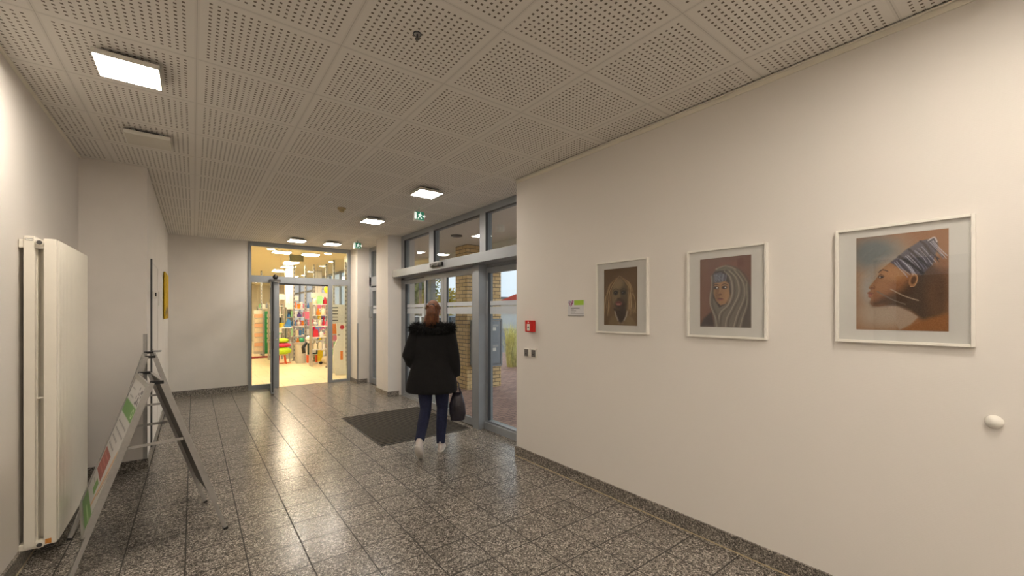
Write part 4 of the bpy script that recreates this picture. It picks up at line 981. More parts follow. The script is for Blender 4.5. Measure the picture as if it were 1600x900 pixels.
# parcel / letter boxes on the pillar
r = thing('letterbox_unit', 'grey metal letterbox cabinet in front of the yellow brick pillar', 'letterbox', (4.86, 7.25, .44))
M['lbox'] = mat('grey_letterbox_steel', rgb(146, 150, 154), .4, .3, .04, 10)
x0_, x1_, z0_, z1_ = 4.50, 5.20, .46, 1.42
MB().box(x0_+.03, x1_-.03, 7.18, 7.35, z0_+.03, z1_-.03).build('cabinet', M['lbox'], r)
fr = MB().bar((x0_, 7.2, z0_), (x0_, 7.2, z1_), .04, .06, (0, 1, 0)).bar((x1_, 7.2, z0_), (x1_, 7.2, z1_), .04, .06, (0, 1, 0)).bar((x0_, 7.2, z0_), (x1_, 7.2, z0_), .06, .04).bar((x0_, 7.2, z1_), (x1_, 7.2, z1_), .06, .04); fr.build('outer_frame', M['grey'], r)
for i in range(2):
    for k in range(2):
        a = x0_+.05+i*.30; c_ = z0_+.05+k*.43
        d = MB().bev(a, a+.29, 7.165, 7.18, c_, c_+.41, .004).build('letterbox_door', M['lbox'], r)
        MB().box(a+.03, a+.26, 7.160, 7.165, c_+.34, c_+.38).build('letter_flap', M['alu'], d)
        if i == 1: MB().box(a+.08, a+.2, 7.162, 7.165, c_+.25, c_+.32).build('name_label', M['white'], d)
        MB().lathe([(.012, -.0), (.012, -.006)], (a+.03, 7.165, c_+.2), 'y', 12).build('lock', M['alud'], d)
# planted bed at the right
struct('planter_wall', MB().box(7.2, 12.5, 8.9, 9.15, -.02, .35), mat('weathered_concrete', rgb(128, 112, 96), .9, 0, .15, 8, .4, 30))
M['grassgold'] = mat('pale_golden_grass', rgb(232, 226, 150), .8, 0, .25, 12)
M['shrub'] = mat('grey_green_shrub', rgb(96, 112, 72), .8, 0, .3, 12)
M['leafy'] = mat('yellow_green_leaves', rgb(128, 132, 56), .8, 0, .3, 3)
M['leafyel'] = mat('autumn_yellow_leaves', rgb(200, 180, 60), .8, 0, .25, 3)
M['bark'] = mat('grey_bark', rgb(84, 74, 62), .9, 0, .2, 12)
rn = random.Random(21)
for i, (x, y, hh) in enumerate(((7.45, 9.75, 1.35), (8.35, 9.8, 1.55), (9.2, 9.75, 1.3), (10.1, 9.8, 1.5), (11.0, 9.75, 1.4))):
    g = MB()
    for k in range(300):
        a_ = rn.uniform(0, 2*PI); q = rn.uniform(.05, .5)*hh*.58; zt = hh*rn.uniform(.6, 1); b0 = Vector((x+rn.uniform(-.12, .12), y+rn.uniform(-.12, .12), -.02))
        p1 = b0+Vector((math.cos(a_)*q*.4, math.sin(a_)*q*.4, zt*.65)); p2 = b0+Vector((math.cos(a_)*q, math.sin(a_)*q, zt)); w_ = Vector((math.sin(a_), -math.cos(a_), 0))*.008
        g.add([b0-w_, b0+w_, p1+w_, p1-w_, p2], [(0, 1, 2, 3), (3, 2, 4)])
    o = g.build('ornamental_grass', M['grassgold'], fix=False, loc=(x, y, 0)); tag(o, 'clump of pale golden ornamental grass outside behind the low planter wall', 'grass', 'ornamental grasses outside')
def leaves(g, c, r_, n_, s_, rn):
    for k in range(n_):
        d = Vector((rn.gauss(0, 1), rn.gauss(0, 1), rn.gauss(0, 1))).normalized()*rn.random()**.4
        p = Vector(c)+Vector((d.x*r_[0], d.y*r_[1], d.z*r_[2])); u = Vector((rn.gauss(0, 1), rn.gauss(0, 1), rn.gauss(0, 1))).normalized(); v = u.cross(Vector((rn.random(), rn.random(), 1))).normalized()
        g.add([p-u*s_, p+v*s_*.5, p+u*s_, p-v*s_*.5], [(0, 1, 2, 3)])
def tree(x, y, hh, rr, m, label, n_=1500):
    r = thing('tree', label, 'tree', (x, y, 0), 'trees across the street')
    MB().tube([(x, y, -.04), (x+.05, y, hh*.3), (x, y+.05, hh*.6), (x, y, hh*.85)], [.16, .12, .08, .03], 8).tube([(x, y, hh*.35), (x+rr*.4, y+.1, hh*.6)], [.06, .02], 6).tube([(x, y, hh*.4), (x-rr*.45, y-.2, hh*.66)], [.06, .02], 6).build('trunk', M['bark'], r)
    g = MB(); leaves(g, (x, y, hh*.66), (rr, rr, hh*.34), n_, .13, rn); g.build('foliage', m, r, fix=False)
tree(12.3, 27, 6.0, 1.8, M['leafy'], 'sparse yellow-green tree seen through the left pane of the glass entrance')
tree(11.0, 24.3, 4.2, 1.3, M['leafy'], 'low green bushy tree at the left edge of the glass entrance')
tree(14.7, 27, 3.5, .9, M['leafyel'], 'bright yellow autumn tree behind the walking person', 700)
tree(17.0, 27.5, 4.2, .8, M['leafyel'], 'slim yellow autumn tree beside the yellow brick pillar', 800)
tree(15.0, 14, 1.9, .9, M['shrub'], 'low grey-green bush behind the golden grass', 900)
# lamp mast
r = thing('street_lamp', 'grey street lamp mast across the street', 'street lamp', (9.5, 20.4, 0))
MB().tube([(9.5, 20.4, -.04), (9.5, 20.4, 6)], [.10, .06], 10).build('mast', M['alud'], r); MB().tube([(9.5, 20.4, 5.9), (10.2, 20.0, 6.1)], .04, 8).build('arm', M['alud'], r); MB().ell((10.3, 19.95, 6.05), (.3, .12, .07)).build('lamp_head', M['alu'], r)
# pale buildings
def building(x0_, x1_, y0_, y1_, hh, wm, rm, nx, nz, label, name='building', pitch=0):
    r = thing(name, label, 'building', ((x0_+x1_)/2, (y0_+y1_)/2, 0))
    MB().box(x0_, x1_, y0_, y1_, -.04, hh).build('wall', wm, r)
    if pitch:
        xm = (y0_+y1_)/2; MB().prism([(x0_-.3, y0_-.4, hh), (x0_-.3, xm, hh+pitch), (x0_-.3, y1_+.4, hh)], (x1_-x0_+.6, 0, 0)).build('roof', rm, r)
    else: MB().box(x0_-.2, x1_+.2, y0_-.2, y1_+.2, hh, hh+.25).build('roof', rm, r)
    for i in range(nx):
        for k in range(nz):
            a = x0_+(x1_-x0_)*(i+.25)/nx; w_ = (x1_-x0_)*.5/nx; z_ = hh*(k+.3)/nz
            f_ = MB().box(a, a+w_, y0_-.05, y0_, z_, z_+hh*.45/nz).build('window', M['white'], r)
            MB().box(a+.08, a+w_-.08, y0_-.06, y0_-.05, z_+.08, z_+hh*.45/nz-.08).build('pane', mat('far_window_glass', rgb(90, 104, 120), .1), f_)
M['render'] = mat('pale_render', rgb(214, 214, 212), .9, 0, .03, 1)
M['redroof'] = mat('red_roof_tiles', rgb(190, 66, 60), .8, 0, .1, 4); M['flatroof'] = mat('grey_flat_roof', rgb(120, 124, 130), .8)
building(16, 38, 42, 50, 3.3, M['render'], M['flatroof'], 7, 2, 'long pale flat-roofed building far across the street')
building(25.2, 36, 28, 36, 2.4, M['render'], M['redroof'], 6, 1, 'pale low building with a red pitched roof at the right edge of the entrance', pitch=1.0)
# cars
def car(cx_, cy_, ang, paint, label):
    r = thing('car', label, 'car', (cx_, cy_, -.04), 'parked cars across the street'); R_ = Matrix.Rotation(ang, 3, 'Z')
    def fin(mb, name, m, par=None, sm=False):
        o = mb.build(name, m, smooth=sm); o.parent = par or r; return o
    r.rotation_euler = (0, 0, ang)
    prof = [(-2.1, .35), (-2.12, .75), (-1.95, .92), (-1.3, .98), (1.0, .95), (1.85, .82), (2.1, .62), (2.1, .35)]
    bm = MB().prism([(x, -.86, z) for x, z in prof], (0, 1.72, 0)); fin(bm, 'bodywork', paint)
    top = [(-1.75, .96), (-1.35, 1.40), (-.2, 1.47), (.45, 1.40), (1.15, .95)]
    def cab(s_, o_): return [(x*s_, z) for x, z in top]
    g = MB(); vs = [(x, y*(.80 if z < 1.1 else .62), z) for y in (-1, 1) for x, z in top]; n_ = len(top)
    g.add(vs, [tuple(range(n_)), tuple(reversed(range(n_, 2*n_)))]+[(i, (i+1) % n_, n_+(i+1) % n_, n_+i) for i in range(n_)]); cb = fin(g, 'cabin_glass', mat('car_glass', rgb(40, 46, 54), .08))
    g = MB().prism([(-1.37, -.63, 1.40), (-.2, -.63, 1.475), (.47, -.63, 1.405), (.4, -.63, 1.37), (-.2, -.63, 1.43), (-1.25, -.63, 1.36)], (0, 1.26, 0))
    for y in (-.71, .71): g.bar((-.35, y*1.1, .96), (-.35, y*.92, 1.42), .07, .03, (0, 1, 0))
    fin(g, 'roof', paint)
    for x in (-1.32, 1.32):
        for y in (-.84, .84):
            w_ = fin(MB().lathe([(.20, -.09), (.31, -.10), (.32, 0), (.31, .10), (.20, .09)], (x, y, .32), 'y', 24), 'wheel', M['black'])
            fin(MB().lathe([(.19, -.105), (.19, .105)], (x, y, .32), 'y', 16), 'rim', M['alu'], w_)
    for y in (-.62, .62):
        fin(MB().bev(2.06, 2.13, y-.16, y+.16, .62, .74, .02), 'headlight', M['white']); fin(MB().bev(-2.14, -2.08, y-.16, y+.16, .68, .84, .02), 'tail_light', M['red'])
    return r
M['cwhite'] = mat('white_car_paint', rgb(222, 228, 236), .2, 0, .01, 3); M['cblue'] = mat('silver_blue_car_paint', rgb(150, 164, 182), .25, .3, .02, 3)
car(7.6, 17.2, 2.75, M['cwhite'], 'white car parked outside, seen left of the walking person')
car(11.7, 20.6, 2.75, M['cblue'], 'silver-blue car parked outside, seen right of the walking person')

# ================================================================== THE SHOP
SH = 3.12; sx0, sx1, sy1 = -2.5, 4.4, 27.0
struct('shop_floor', MB().box(sx0, sx1, YF+.06, sy1, -.1, 0), M['shopfloor'])
M['shopceil'] = mat('cream_shop_ceiling', rgb(240, 224, 186), .8, 0, .01, 2); M['shopwall'] = mat('cream_shop_wall', rgb(232, 218, 190), .8, 0, .01, 2)
struct('shop_ceiling', MB().box(sx0, sx1, YF+.1, sy1, SH, SH+.1), M['shopceil'])
struct('shop_wall_left', MB().box(sx0-.1, sx0, YF+.1, sy1, 0, SH), M['shopwall'])
struct('shop_wall_back', MB().box(sx0, sx1, sy1, sy1+.1, 0, SH), M['shopwall'])
struct('shop_wall_front', MB().box(sx0, XL-.15, YF+.06, YF+.16, 0, SH).box(3.42, sx1, YF+.06, YF+.16, 0, SH), M['shopwall'])
r = thing('shop_window_wall', 'grey framed glazed outer wall along the right of the shop', 'window wall', (sx1, 18, 0))
m_ = MB().box(sx1-.05, sx1, YF+.2, sy1, 2.55, 2.63).box(sx1-.05, sx1, YF+.2, sy1, 0, .12).box(sx1-.05, sx1, YF+.2, sy1, SH-.08, SH)
m_.build('rail', G, r)
for k in range(12): MB().box(sx1-.07, sx1, YF+.3+k*1.5, YF+.37+k*1.5, 0, SH).build('mullion', G, r)
MB().box(sx1-.03, sx1-.02, YF+.2, sy1, .12, SH-.08).build('pane', M['glass'], r)
for k, (x, y) in enumerate(((1.78, 11.94), (2.46, 12.0), (2.37, 14.18), (2.52, 15.6), (2.50, 17.4), (3.3, 19.5), (0.2, 13.0), (-.9, 16), (.6, 19), (2.3, 22), (1.2, 24))):
    names = ['left of the two shop ceiling panels nearest the door', 'right of the two shop ceiling panels nearest the door', 'third shop ceiling panel inward from the door', 'fourth shop ceiling panel inward from the door', 'fifth shop ceiling panel inward from the door', 'shop ceiling panel by the window wall', 'shop ceiling panel on the far left near the door', 'shop ceiling panel on the left wall side', 'shop ceiling panel in the left middle', 'shop ceiling panel near the back wall', 'shop ceiling panel at the back left']
    r = thing('shop_lamp', 'lit '+names[k], 'ceiling lamp', (x, y, SH), 'shop ceiling panels')
    MB().box(x-.2, x+.2, y-.2, y+.2, SH-.03, SH-.001).build('housing', M['lampbody'], r); MB().box(x-.19, x+.19, y-.19, y+.19, SH-.034, SH-.0305).build('diffuser', M['shoplamp'], r)
for k, (x, y) in enumerate(((1.5, 11.6), (2.8, 11.6), (3.35, 13.4), (3.4, 14.8), (3.5, 17.1), (3.6, 18.8))):
    r = thing('downlight', 'round recessed shop downlight, number %s from the entrance along the right' % ['one', 'two', 'three', 'four', 'five', 'six'][k] if k else 'round shop downlight at the left above the doorway', 'downlight', (x, y, SH), 'round shop downlights')
    MB().lathe([(.10, SH), (.10, SH-.012), (.085, SH-.014)], (x, y, 0)).build('rim', M['white'], r); MB().lathe([(.08, SH-.0145), (.08, SH-.018)], (x, y, 0)).build('diffuser', M['shoplamp'], r)
# hanging shop sign panel
r = thing('hanging_sign', 'grey-green panel hanging from the shop ceiling behind the transom window', 'sign', (2.05, 11.6, 2.9))
MB().box(1.90, 2.22, 11.6, 11.63, 2.86, 3.02).build('panel', mat('grey_green_panel', rgb(150, 148, 120), .6), r); MB().tube([(1.95, 11.615, 3.02), (1.95, 11.615, SH)], .004, 6).tube([(2.17, 11.615, 3.02), (2.17, 11.615, SH)], .004, 6).build('wires', M['alu'], r)
# steel shelf poles
P_ = [(2.62, 15.2), (2.92, 15.0), (3.10, 14.6), (3.38, 14.2), (3.30, 13.0), (3.42, 12.2), (2.0, 17.9), (3.9, 16.4), (3.06, 12.72)]
pn_ = ['behind the orange basket', 'left of the pink scarf', 'right of the pink scarf', 'at the middle of the right display', 'before the right display', 'nearest the right side pane', 'farthest back on the left', 'farthest back on the right', 'short post at the front edge of the display']
for k, (x, y) in enumerate(P_):
    top = SH if k != 8 else 1.1
    r = thing('shelf_pole', 'perforated steel shop pole '+pn_[k], 'pole', (x, y, 0), 'steel poles in the shop')
    MB().box(x-.025, x+.025, y-.025, y+.025, 0, top).build('post', M['alu'], r); MB().box(x-.05, x+.05, y-.05, y+.05, 0, .02).build('foot', M['alud'], r)
    g = MB()
    for q in range(int(top/.12)): g.box(x-.008, x+.008, y-.028, y-.025, .08+q*.12, .13+q*.12)
    g.build('slots', M['greydk'], r)
struct('shop_column', MB().box(2.50, 2.74, 16.0, 16.24, 0, SH), M['white'])
struct('shop_column_right', MB().box(3.55, 3.80, 16.6, 16.85, 0, SH), M['white'])

# shelf towers with goods
PAL = [('white', (238, 234, 226)), ('cream', (236, 222, 190)), ('pink', (224, 120, 150)), ('orange', (236, 132, 30)), ('yellow', (242, 208, 30)), ('blue', (70, 130, 190)), ('green', (60, 160, 110)), ('purple', (92, 70, 140)), ('red', (200, 40, 60)), ('grey', (150, 150, 156)), ('light green', (160, 210, 150)), ('black', (40, 36, 38))]
PM = {n: mat('%s_packaging' % n.replace(' ', '_'), rgb(*c), .5, 0, .1, 25) for n, c in PAL}
def mk_box():
    return MB().bev(-.5, .5, -.5, .5, 0, 1, .06)
proto = {}
def goods(kind, colour, x, y, z, w, d, hh, label, group, cat):
    key = (kind, colour)
    if key not in proto:
        m_ = MB()
        if kind == 'packet': m_.prism([(-.5, -.5, 0), (.5, -.5, 0), (.5, -.5, .86), (.36, -.5, .86), (.36, -.5, 1), (-.36, -.5, 1), (-.36, -.5, .86), (-.5, -.5, .86)], (0, 1, 0))
        elif kind == 'bottle': m_.lathe([(.46, 0), (.5, .05), (.5, .55), (.2, .75), (.2, .92), (.26, .93), (.26, 1)], seg=12)
        elif kind == 'soft_toy': m_.ell((0, 0, .34), (.46, .4, .34)); m_.ell((0, -.05, .76), (.32, .3, .26)); m_.ell((-.26, 0, .96), (.1, .08, .1)); m_.ell((.26, 0, .96), (.1, .08, .1)); m_.ell((-.4, -.2, .42), (.12, .2, .1)); m_.ell((.4, -.2, .42), (.12, .2, .1))
        elif kind == 'tub': m_.lathe([(.40, 0), (.5, .85), (.54, .85), (.54, 1), (.1, 1)], seg=16)
        elif kind == 'cloth': m_.bev(-.5, .5, -.5, .5, 0, .3, .08); m_.bev(-.48, .48, -.48, .48, .33, .64, .08); m_.bev(-.5, .5, -.46, .5, .67, 1, .08)
        o = m_.build(kind, PM[colour]); proto[key] = o; first = True
    else:
        o = proto[key].copy(); COL.objects.link(o)
    o.location = (x, y, z); o.scale = (w, d, hh); tag(o, label, cat, group)
    return o
def tower(x, y, w, levels, name, kinds, colours, rn, top=True, rot=0):
    r = thing('shelf_unit', 'white shop shelf unit '+name, 'shelf', (x, y, 0), 'shop shelf units')
    for sx in (-w/2, w/2): MB().box(x+sx-.012, x+sx+.012, y-.16, y+.16, 0, levels[-1]+.05).build('upright', M['alu'], r)
    for z_ in levels: MB().box(x-w/2+.012, x+w/2-.012, y-.17, y+.17, z_-.02, z_).build('shelf', M['white'], r)
    ln = ['lowest', 'second', 'third', 'fourth', 'fifth', 'sixth', 'seventh', 'eighth']
    for i, z_ in enumerate(levels[:-1] if not top else levels):
        gap = (levels[i+1]-z_-.05) if i+1 < len(levels) else .26; xx = x-w/2+.03; k = 0
        while xx < x+w/2-.09:
            ww = rn.uniform(.08, .16); 
            if xx+ww > x+w/2-.015: break
            kind = rn.choice(kinds); co = rn.choice(colours); hh = gap*rn.uniform(.6, .97)
            kn = {'packet': 'packet', 'bottle': 'bottle', 'soft_toy': 'soft toy', 'tub': 'tub', 'cloth': 'folded textile stack'}[kind]
            goods(kind, co, xx+ww/2, y-.04, z_+.001, ww*.92, min(.2, ww*1.3), hh, '%s %s, %s from left, %s level, shelf %s' % (co, kn, ['first', 'second', 'third', 'fourth', 'fifth', 'sixth', 'seventh', 'eighth', 'ninth'][k], ln[i], name), 'goods on the shelf unit '+name.split(',')[0], kn.split()[-1] if kind != 'cloth' else 'textiles')
            xx += ww+.012; k += 1
rn = random.Random(31)
bright = ['white', 'white', 'cream', 'white', 'pink', 'yellow', 'blue', 'light green', 'orange', 'purple', 'cream', 'grey', 'red']
tower(2.20, 16.0, .40, [.35, .62, .92, 1.22, 1.52, 1.80], 'by the door leaf', ['packet', 'tub', 'bottle'], ['white', 'cream', 'white', 'grey', 'yellow', 'black'], rn)
tower(2.80, 15.9, .60, [.45, .78, 1.12, 1.42, 1.70], 'behind the grey bin', ['packet', 'tub', 'bottle', 'soft_toy'], ['white', 'cream', 'orange', 'blue', 'light green', 'purple', 'white'], rn)
tower(3.04, 13.25, .62, [.50, .86, 1.18, 1.50, 1.82], 'at the right door post', ['packet', 'soft_toy', 'bottle', 'tub'], ['white', 'cream', 'pink', 'white', 'orange', 'light green', 'cream', 'red'], rn)
tower(3.62, 15.1, .70, [.30, .65, 1.0, 1.35, 1.70], 'behind the right display', ['packet', 'soft_toy', 'cloth'], ['white', 'cream', 'pink', 'yellow', 'white', 'purple'], rn)
tower(3.72, 16.0, .80, [.30, .65, 1.0, 1.35, 1.70], 'before the windows', ['packet', 'cloth', 'bottle'], ['white', 'cream', 'pink', 'blue', 'white', 'light green'], rn)
tower(2.45, 19.0, .9, [.35, .7, 1.05, 1.4, 1.75], 'far back in the shop', ['packet', 'bottle'], ['white', 'cream', 'white', 'light green', 'grey'], rn)
tower(3.45, 18.6, .9, [.35, .7, 1.05, 1.4, 1.75], 'far back beside the windows', ['packet', 'bottle', 'cloth'], ['white', 'cream', 'pink', 'blue', 'grey'], rn)
# card rack left, seen through the side pane
r = thing('card_rack', 'tall green sided postcard rack behind the left side pane of the shop entrance', 'rack', (2.05, 17.3, 0))
gm = mat('green_rack_side', rgb(24, 150, 80), .5)
MB().box(2.02, 2.42, 17.2, 17.25, .1, 1.62).build('side_panel', gm, r); MB().box(1.70, 2.0, 17.3, 17.35, .1, 1.66).build('back_panel', M['white'], r); MB().box(1.98, 2.03, 17.2, 17.6, 0, 1.66).build('frame', M['alu'], r)
for k in range(6): MB().box(2.10, 2.26, 17.17, 17.2, .5+k*.18, .62+k*.18).build('card_pocket', M['white'], r)
cm = [mat('pale_card', rgb(240, 220, 190), .6), mat('peach_card', rgb(236, 180, 140), .6)]
for k in range(8): MB().box(1.72, 1.97, 17.26, 17.3, .2+k*.17, .33+k*.17).build('card_row', cm[k % 2], r)
tag(MB().bev(1.35, 2.45, 16.8, 17.15, .0, .03, .01).build('door_mat', mat('dark_red_mat', rgb(150, 40, 44), .9, 0, .1, 50), loc=(1.9, 17, 0)), 'dark red mat on the shop floor before the green card rack', 'mat')
# stool with cushions
r = thing('stool', 'small orange stool on the shop floor under lime green cushions', 'stool', (2.16, 14.45, 0)); om = mat('orange_red_lacquer', rgb(222, 92, 40), .4)
MB().lathe([(.17, .27), (.17, .30)], (2.16, 14.45, 0)).build('seat', mat('pale_wood', rgb(222, 190, 140), .5), r)
for k in range(4):
    a_ = PI/4+k*PI/2; MB().tube([(2.16+.10*math.cos(a_), 14.45+.10*math.sin(a_), .27), (2.16+.15*math.cos(a_), 14.45+.15*math.sin(a_), 0)], .016, 8).build('leg', om, r)
MB().tube([(2.28-.24, 14.40, .03), (2.16+.24, 14.40, .03)], .012, 8).build('foot_bar', om, r)
def cushion(x, y, z, s, co, lb, rot=0):
    g = MB(); g.rings([(0, 0, -s[2], s[0]*.5, s[1]*.5), (0, 0, -s[2]*.7, s[0]*.86, s[1]*.86), (0, 0, -s[2]*.2, s[0], s[1]), (0, 0, s[2]*.2, s[0], s[1]), (0, 0, s[2]*.7, s[0]*.84, s[1]*.84), (0, 0, s[2], s[0]*.45, s[1]*.45)], 20, pw=.6); o = g.build('cushion', co, smooth=True, loc=(0, 0, 0)); o.location = (x, y, z); o.rotation_euler = (0, rot, 0); tag(o, lb, 'cushion')
lime = mat('lime_green_fabric', rgb(176, 206, 40), .8, 0, .1, 20)
cushion(2.16, 14.42, .405, (.25, .22, .10), lime, 'lime green cushion lying on the orange stool'); cushion(2.14, 14.44, .575, (.26, .2, .065), mat('pink_red_fabric', rgb(222, 60, 90), .8, 0, .3, 25), 'pink red cushion between two lime green cushions', 0); cushion(2.15, 14.46, .715, (.20, .18, .07), lime, 'lime green cushion on top of the pink red cushion')
# grey bin
r = thing('display_bin', 'pale grey tapered display bin beside the orange stool', 'bin', (2.70, 14.38, 0))
MB().lathe([(.17, 0), (.22, .60), (.20, .60), (.18, .03)], (2.70, 14.38, 0)).build('tub', mat('pale_grey_bin', rgb(196, 194, 184), .5), r); MB().lathe([(.22, .59), (.24, .60), (.24, .63), (.20, .63)], (2.70, 14.38, 0)).build('rim', M['alu'], r)
# folding chair / trolley with a rucksack
r = thing('rucksack', 'white and dark green rucksack standing on a display frame beside the bin', 'rucksack', (2.90, 13.9, 0)); dg = mat('dark_green_fabric', rgb(36, 64, 60), .7)
MB().bev(2.74, 3.06, 13.86, 14.02, .26, .72, .05).build('bag_body', M['white'], r)
MB().box(2.76, 3.04, 13.83, 13.86, .30, .34).box(2.76, 3.04, 13.83, 13.86, .60, .64).box(2.76, 2.80, 13.83, 13.86, .34, .60).box(3.00, 3.04, 13.83, 13.86, .34, .60).build('strap', dg, r)
MB().ell((2.88, 13.93, .78), (.17, .12, .09)).build('top_flap', M['white'], r, smooth=True)
MB().tube([(2.74, 13.9, .66), (2.64, 13.86, .52), (2.66, 13.86, .34)], [.04, .05, .05], 10).build('side_pouch', M['black'], r, smooth=True)
MB().box(2.75, 2.80, 13.88, 13.98, 0.03, .27).box(3.0, 3.05, 13.88, 13.98, .03, .27).build('frame_leg', om, r); MB().box(2.73, 2.82, 13.84, 13.99, 0, .04).box(2.98, 3.07, 13.84, 13.99, 0, .04).build('foot', M['white'], r)
for x, y, z, s, co, lb in ((3.26, 13.75, .13, .13, 'cream', 'cream plush ball on the floor beside the rucksack'), (2.70, 14.38, .712, .08, 'green', 'green plush ball on the rim of the grey bin'), (3.08, 13.6, .05, .05, 'black', 'small black ball on the shop floor')):
    o = MB().ell((0, 0, 0), (s, s*.9, s*.9), 16, 10).build('plush_ball', PM[co], smooth=True); o.location = (x, y, z if z > .2 else s*.9); tag(o, lb, 'ball')
# yellow bags
for k, (x, y) in enumerate(((3.22, 14.5), (3.60, 13.95))):
    r = thing('carrier_bag', ['yellow carrier bag on the shop floor beside the rucksack', 'yellow carrier bag on the shop floor by the short post'][k], 'bag', (x, y, 0), 'yellow carrier bags')
    MB().prism([(x-.10, y-.05, 0), (x+.10, y-.05, 0), (x+.12, y-.05, .34), (x-.12, y-.05, .34)], (0, .1, 0)).build('bag_body', PM['yellow'], r); MB().tube([(x-.05, y, .34), (x-.04, y, .42), (x+.04, y, .42), (x+.05, y, .34)], .006, 6).build('bag_handle', PM['yellow'], r)
# basket, teal bag, scarf, shirt
r = thing('side_table', 'small white shop table under the yellow basket', 'table', (2.18, 14.9, 0)); MB().bev(1.93, 2.50, 14.75, 15.1, 1.07, 1.10, .008).build('tabletop', M['white'], r)
for sx in (1.97, 2.46):
    for sy in (14.79, 15.06): MB().box(sx-.012, sx+.012, sy-.012, sy+.012, 0, 1.07).build('leg', M['alu'], r)
tag(MB().lathe([(.10, 1.10), (.17, 1.22), (.18, 1.24), (.15, 1.24), (.09, 1.12)], (2.13, 14.9, 0)).build('basket', PM['yellow'], loc=(2.13, 14.9, 1.1)), 'yellow orange basket on the small white table', 'basket')
tag(MB().prism([(2.30, 14.9, 1.102), (2.50, 14.9, 1.102), (2.47, 14.9, 1.32), (2.40, 14.9, 1.38)], (0, .1, 0)).build('toy_tent', PM['blue'], loc=(2.4, 14.95, 1.1)), 'small bright blue pointed bag beside the yellow basket', 'bag')
g = MB(); vs = []; nn = 12
for i in range(nn+1):
    z_ = 1.36-.62*i/nn
    for k in range(7): vs.append((2.98+.10*k/6-.04+.05*i/nn, 14.3+.02*math.sin(k*1.8+i*.3), z_))
fs = [(i*7+k, i*7+k+1, (i+1)*7+k+1, (i+1)*7+k) for i in range(nn) for k in range(6)]
g.add(vs, fs); o = g.build('scarf', mat('hot_pink_fabric', rgb(224, 20, 90), .8), fix=False, loc=(2.98, 14.3, 1.36)); o.modifiers.new('t', 'SOLIDIFY').thickness = .012; tag(o, 'hot pink scarf hanging straight down between two poles', 'scarf')
tag(MB().prism([(2.82, 14.45, 1.38), (2.98, 14.45, 1.38), (3.01, 14.45, 1.60), (2.80, 14.45, 1.60)], (0, .05, 0)).build('hanging_pouch', PM['pink'], loc=(2.9, 14.45, 1.38)), 'pink pouch hanging above the hot pink scarf', 'bag')
o = MB().prism([(3.08, 14.5, .72), (3.24, 14.5, .72), (3.24, 14.5, 1.10), (3.29, 14.5, 1.02), (3.31, 14.5, 1.10), (3.24, 14.5, 1.22), (3.08, 14.5, 1.22), (3.02, 14.5, 1.10), (3.04, 14.5, 1.02), (3.08, 14.5, 1.10)], (0, .04, 0)).build('child_shirt', mat('soft_blue_cloth', rgb(120, 150, 200), .8), loc=(3.16, 14.5, .72)); tag(o, 'soft blue child shirt hanging right of the hot pink scarf', 'shirt')
r = thing('garment_rail', 'thin steel rail carrying the scarf and shirt in the shop', 'rail', (3.0, 14.4, 1.62)); MB().tube([(2.78, 14.42, 1.64), (3.30, 14.42, 1.64)], .012, 8).build('bar', M['alu'], r)
g = MB().tube([(3.02, 14.3, 1.36), (3.02, 14.42, 1.64)], .003, 6).tube([(2.9, 14.47, 1.60), (2.9, 14.42, 1.64)], .003, 6).tube([(3.16, 14.52, 1.22), (3.16, 14.42, 1.64)], .003, 6).tube([(2.80, 14.42, 1.64), (2.80, 14.42, SH)], .004, 6).tube([(3.28, 14.42, 1.64), (3.28, 14.42, SH)], .004, 6); g.build('hooks', M['alu'], r)
# price cards above the displays
for k, (x, y, z) in enumerate(((1.98, 13.5, 2.02), (2.72, 15.6, 2.06), (3.16, 14.35, 2.12), (3.42, 14.1, 2.10), (2.55, 15.4, 1.78))):
    r = thing('price_sign', ['white hanging card above the shelf unit by the door leaf', 'white hanging card above the shelf unit behind the bin', 'large white hanging card above the hot pink scarf', 'white hanging card right of the large one', 'small white hanging card left of the pink pouch'][k], 'sign', (x, y, z), 'white hanging cards in the shop')
    w_ = .2 if k == 2 else .11; MB().box(x-w_, x+w_, y, y+.01, z-.08, z+.08).build('card', M['white'], r); MB().tube([(x, y+.005, z+.08), (x, y+.005, SH)], .003, 6).build('wire', M['alu'], r)
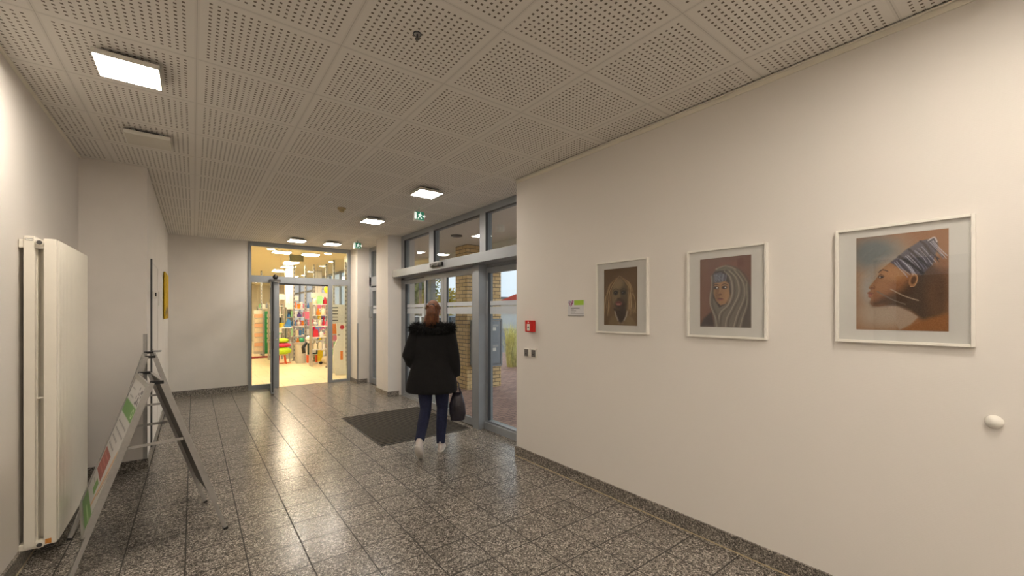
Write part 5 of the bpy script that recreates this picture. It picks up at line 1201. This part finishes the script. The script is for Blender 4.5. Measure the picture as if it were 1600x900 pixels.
# right of the doorway: notice board, orange stand and white display figure
r = thing('notice_board', 'grey framed lettered board behind the right side pane of the shop entrance', 'sign', (3.2, 12.4, 1.5))
MB().box(2.98, 3.50, 12.4, 12.43, 1.25, 1.80).build('board', mat('pale_grey_board', rgb(196, 196, 190), .6), r); g = MB()
for k in range(5): g.box(3.02, 3.26, 12.394, 12.4, 1.70-.09*k, 1.725-.09*k)
g.build('lettering', M['greydk'], r); MB().box(3.22, 3.26, 12.43, 12.47, 0, 1.3).build('post', M['alu'], r)
r = thing('leaflet_stand', 'orange and white leaflet stand behind the right side pane', 'stand', (2.88, 11.45, 0))
MB().box(2.76, 3.00, 11.42, 11.5, 0.0, 1.08).build('stand_body', M['white'], r)
MB().box(2.80, 3.08, 11.38, 11.42, 1.02, 1.28).build('header_panel', PM['orange'], r)
lf = [PM['cream'], PM['orange'], PM['light green'], PM['grey'], PM['pink']]
for k in range(4):
    for q in range(2): MB().box(2.77+q*.115, 2.87+q*.115, 11.39, 11.42, .30+k*.18, .44+k*.18).build('leaflet', lf[(k*2+q*3) % 5], r)
r = thing('display_figure', 'tall white cardboard advertising display with a red round emblem by the right side pane', 'display', (2.98, 11.0, 0))
MB().prism([(2.84, 11.0, 0), (3.10, 11.0, 0), (3.08, 11.0, .6), (3.08, 11.0, 1.30), (2.86, 11.0, 1.30), (2.88, 11.0, .9), (2.80, 11.0, .7), (2.78, 11.0, .45)], (0, .05, 0)).build('panel', M['white'], r)
MB().lathe([(.035, -.006), (.055, -.006), (.055, 0), (.035, 0)], (2.99, 10.999, 1.20), 'y').build('emblem', PM['red'], r); MB().box(2.95, 3.01, 10.992, 11.0, .38, .60).build('picture', PM['orange'], r); MB().box(2.88, 2.94, 10.992, 11.0, 1.0, 1.015).build('lettering', M['black'], r)
r = thing('balloon', 'yellow balloon on a thin stick above the shelf unit at the right door post', 'balloon', (3.15, 13.085, 1.82))
MB().ell((3.15, 13.085, 2.25), (.10, .10, .12)).build('balloon_skin', PM['yellow'], r, smooth=True); MB().tube([(3.15, 13.085, 1.821), (3.15, 13.085, 2.14)], .004, 6).build('stick', M['white'], r)
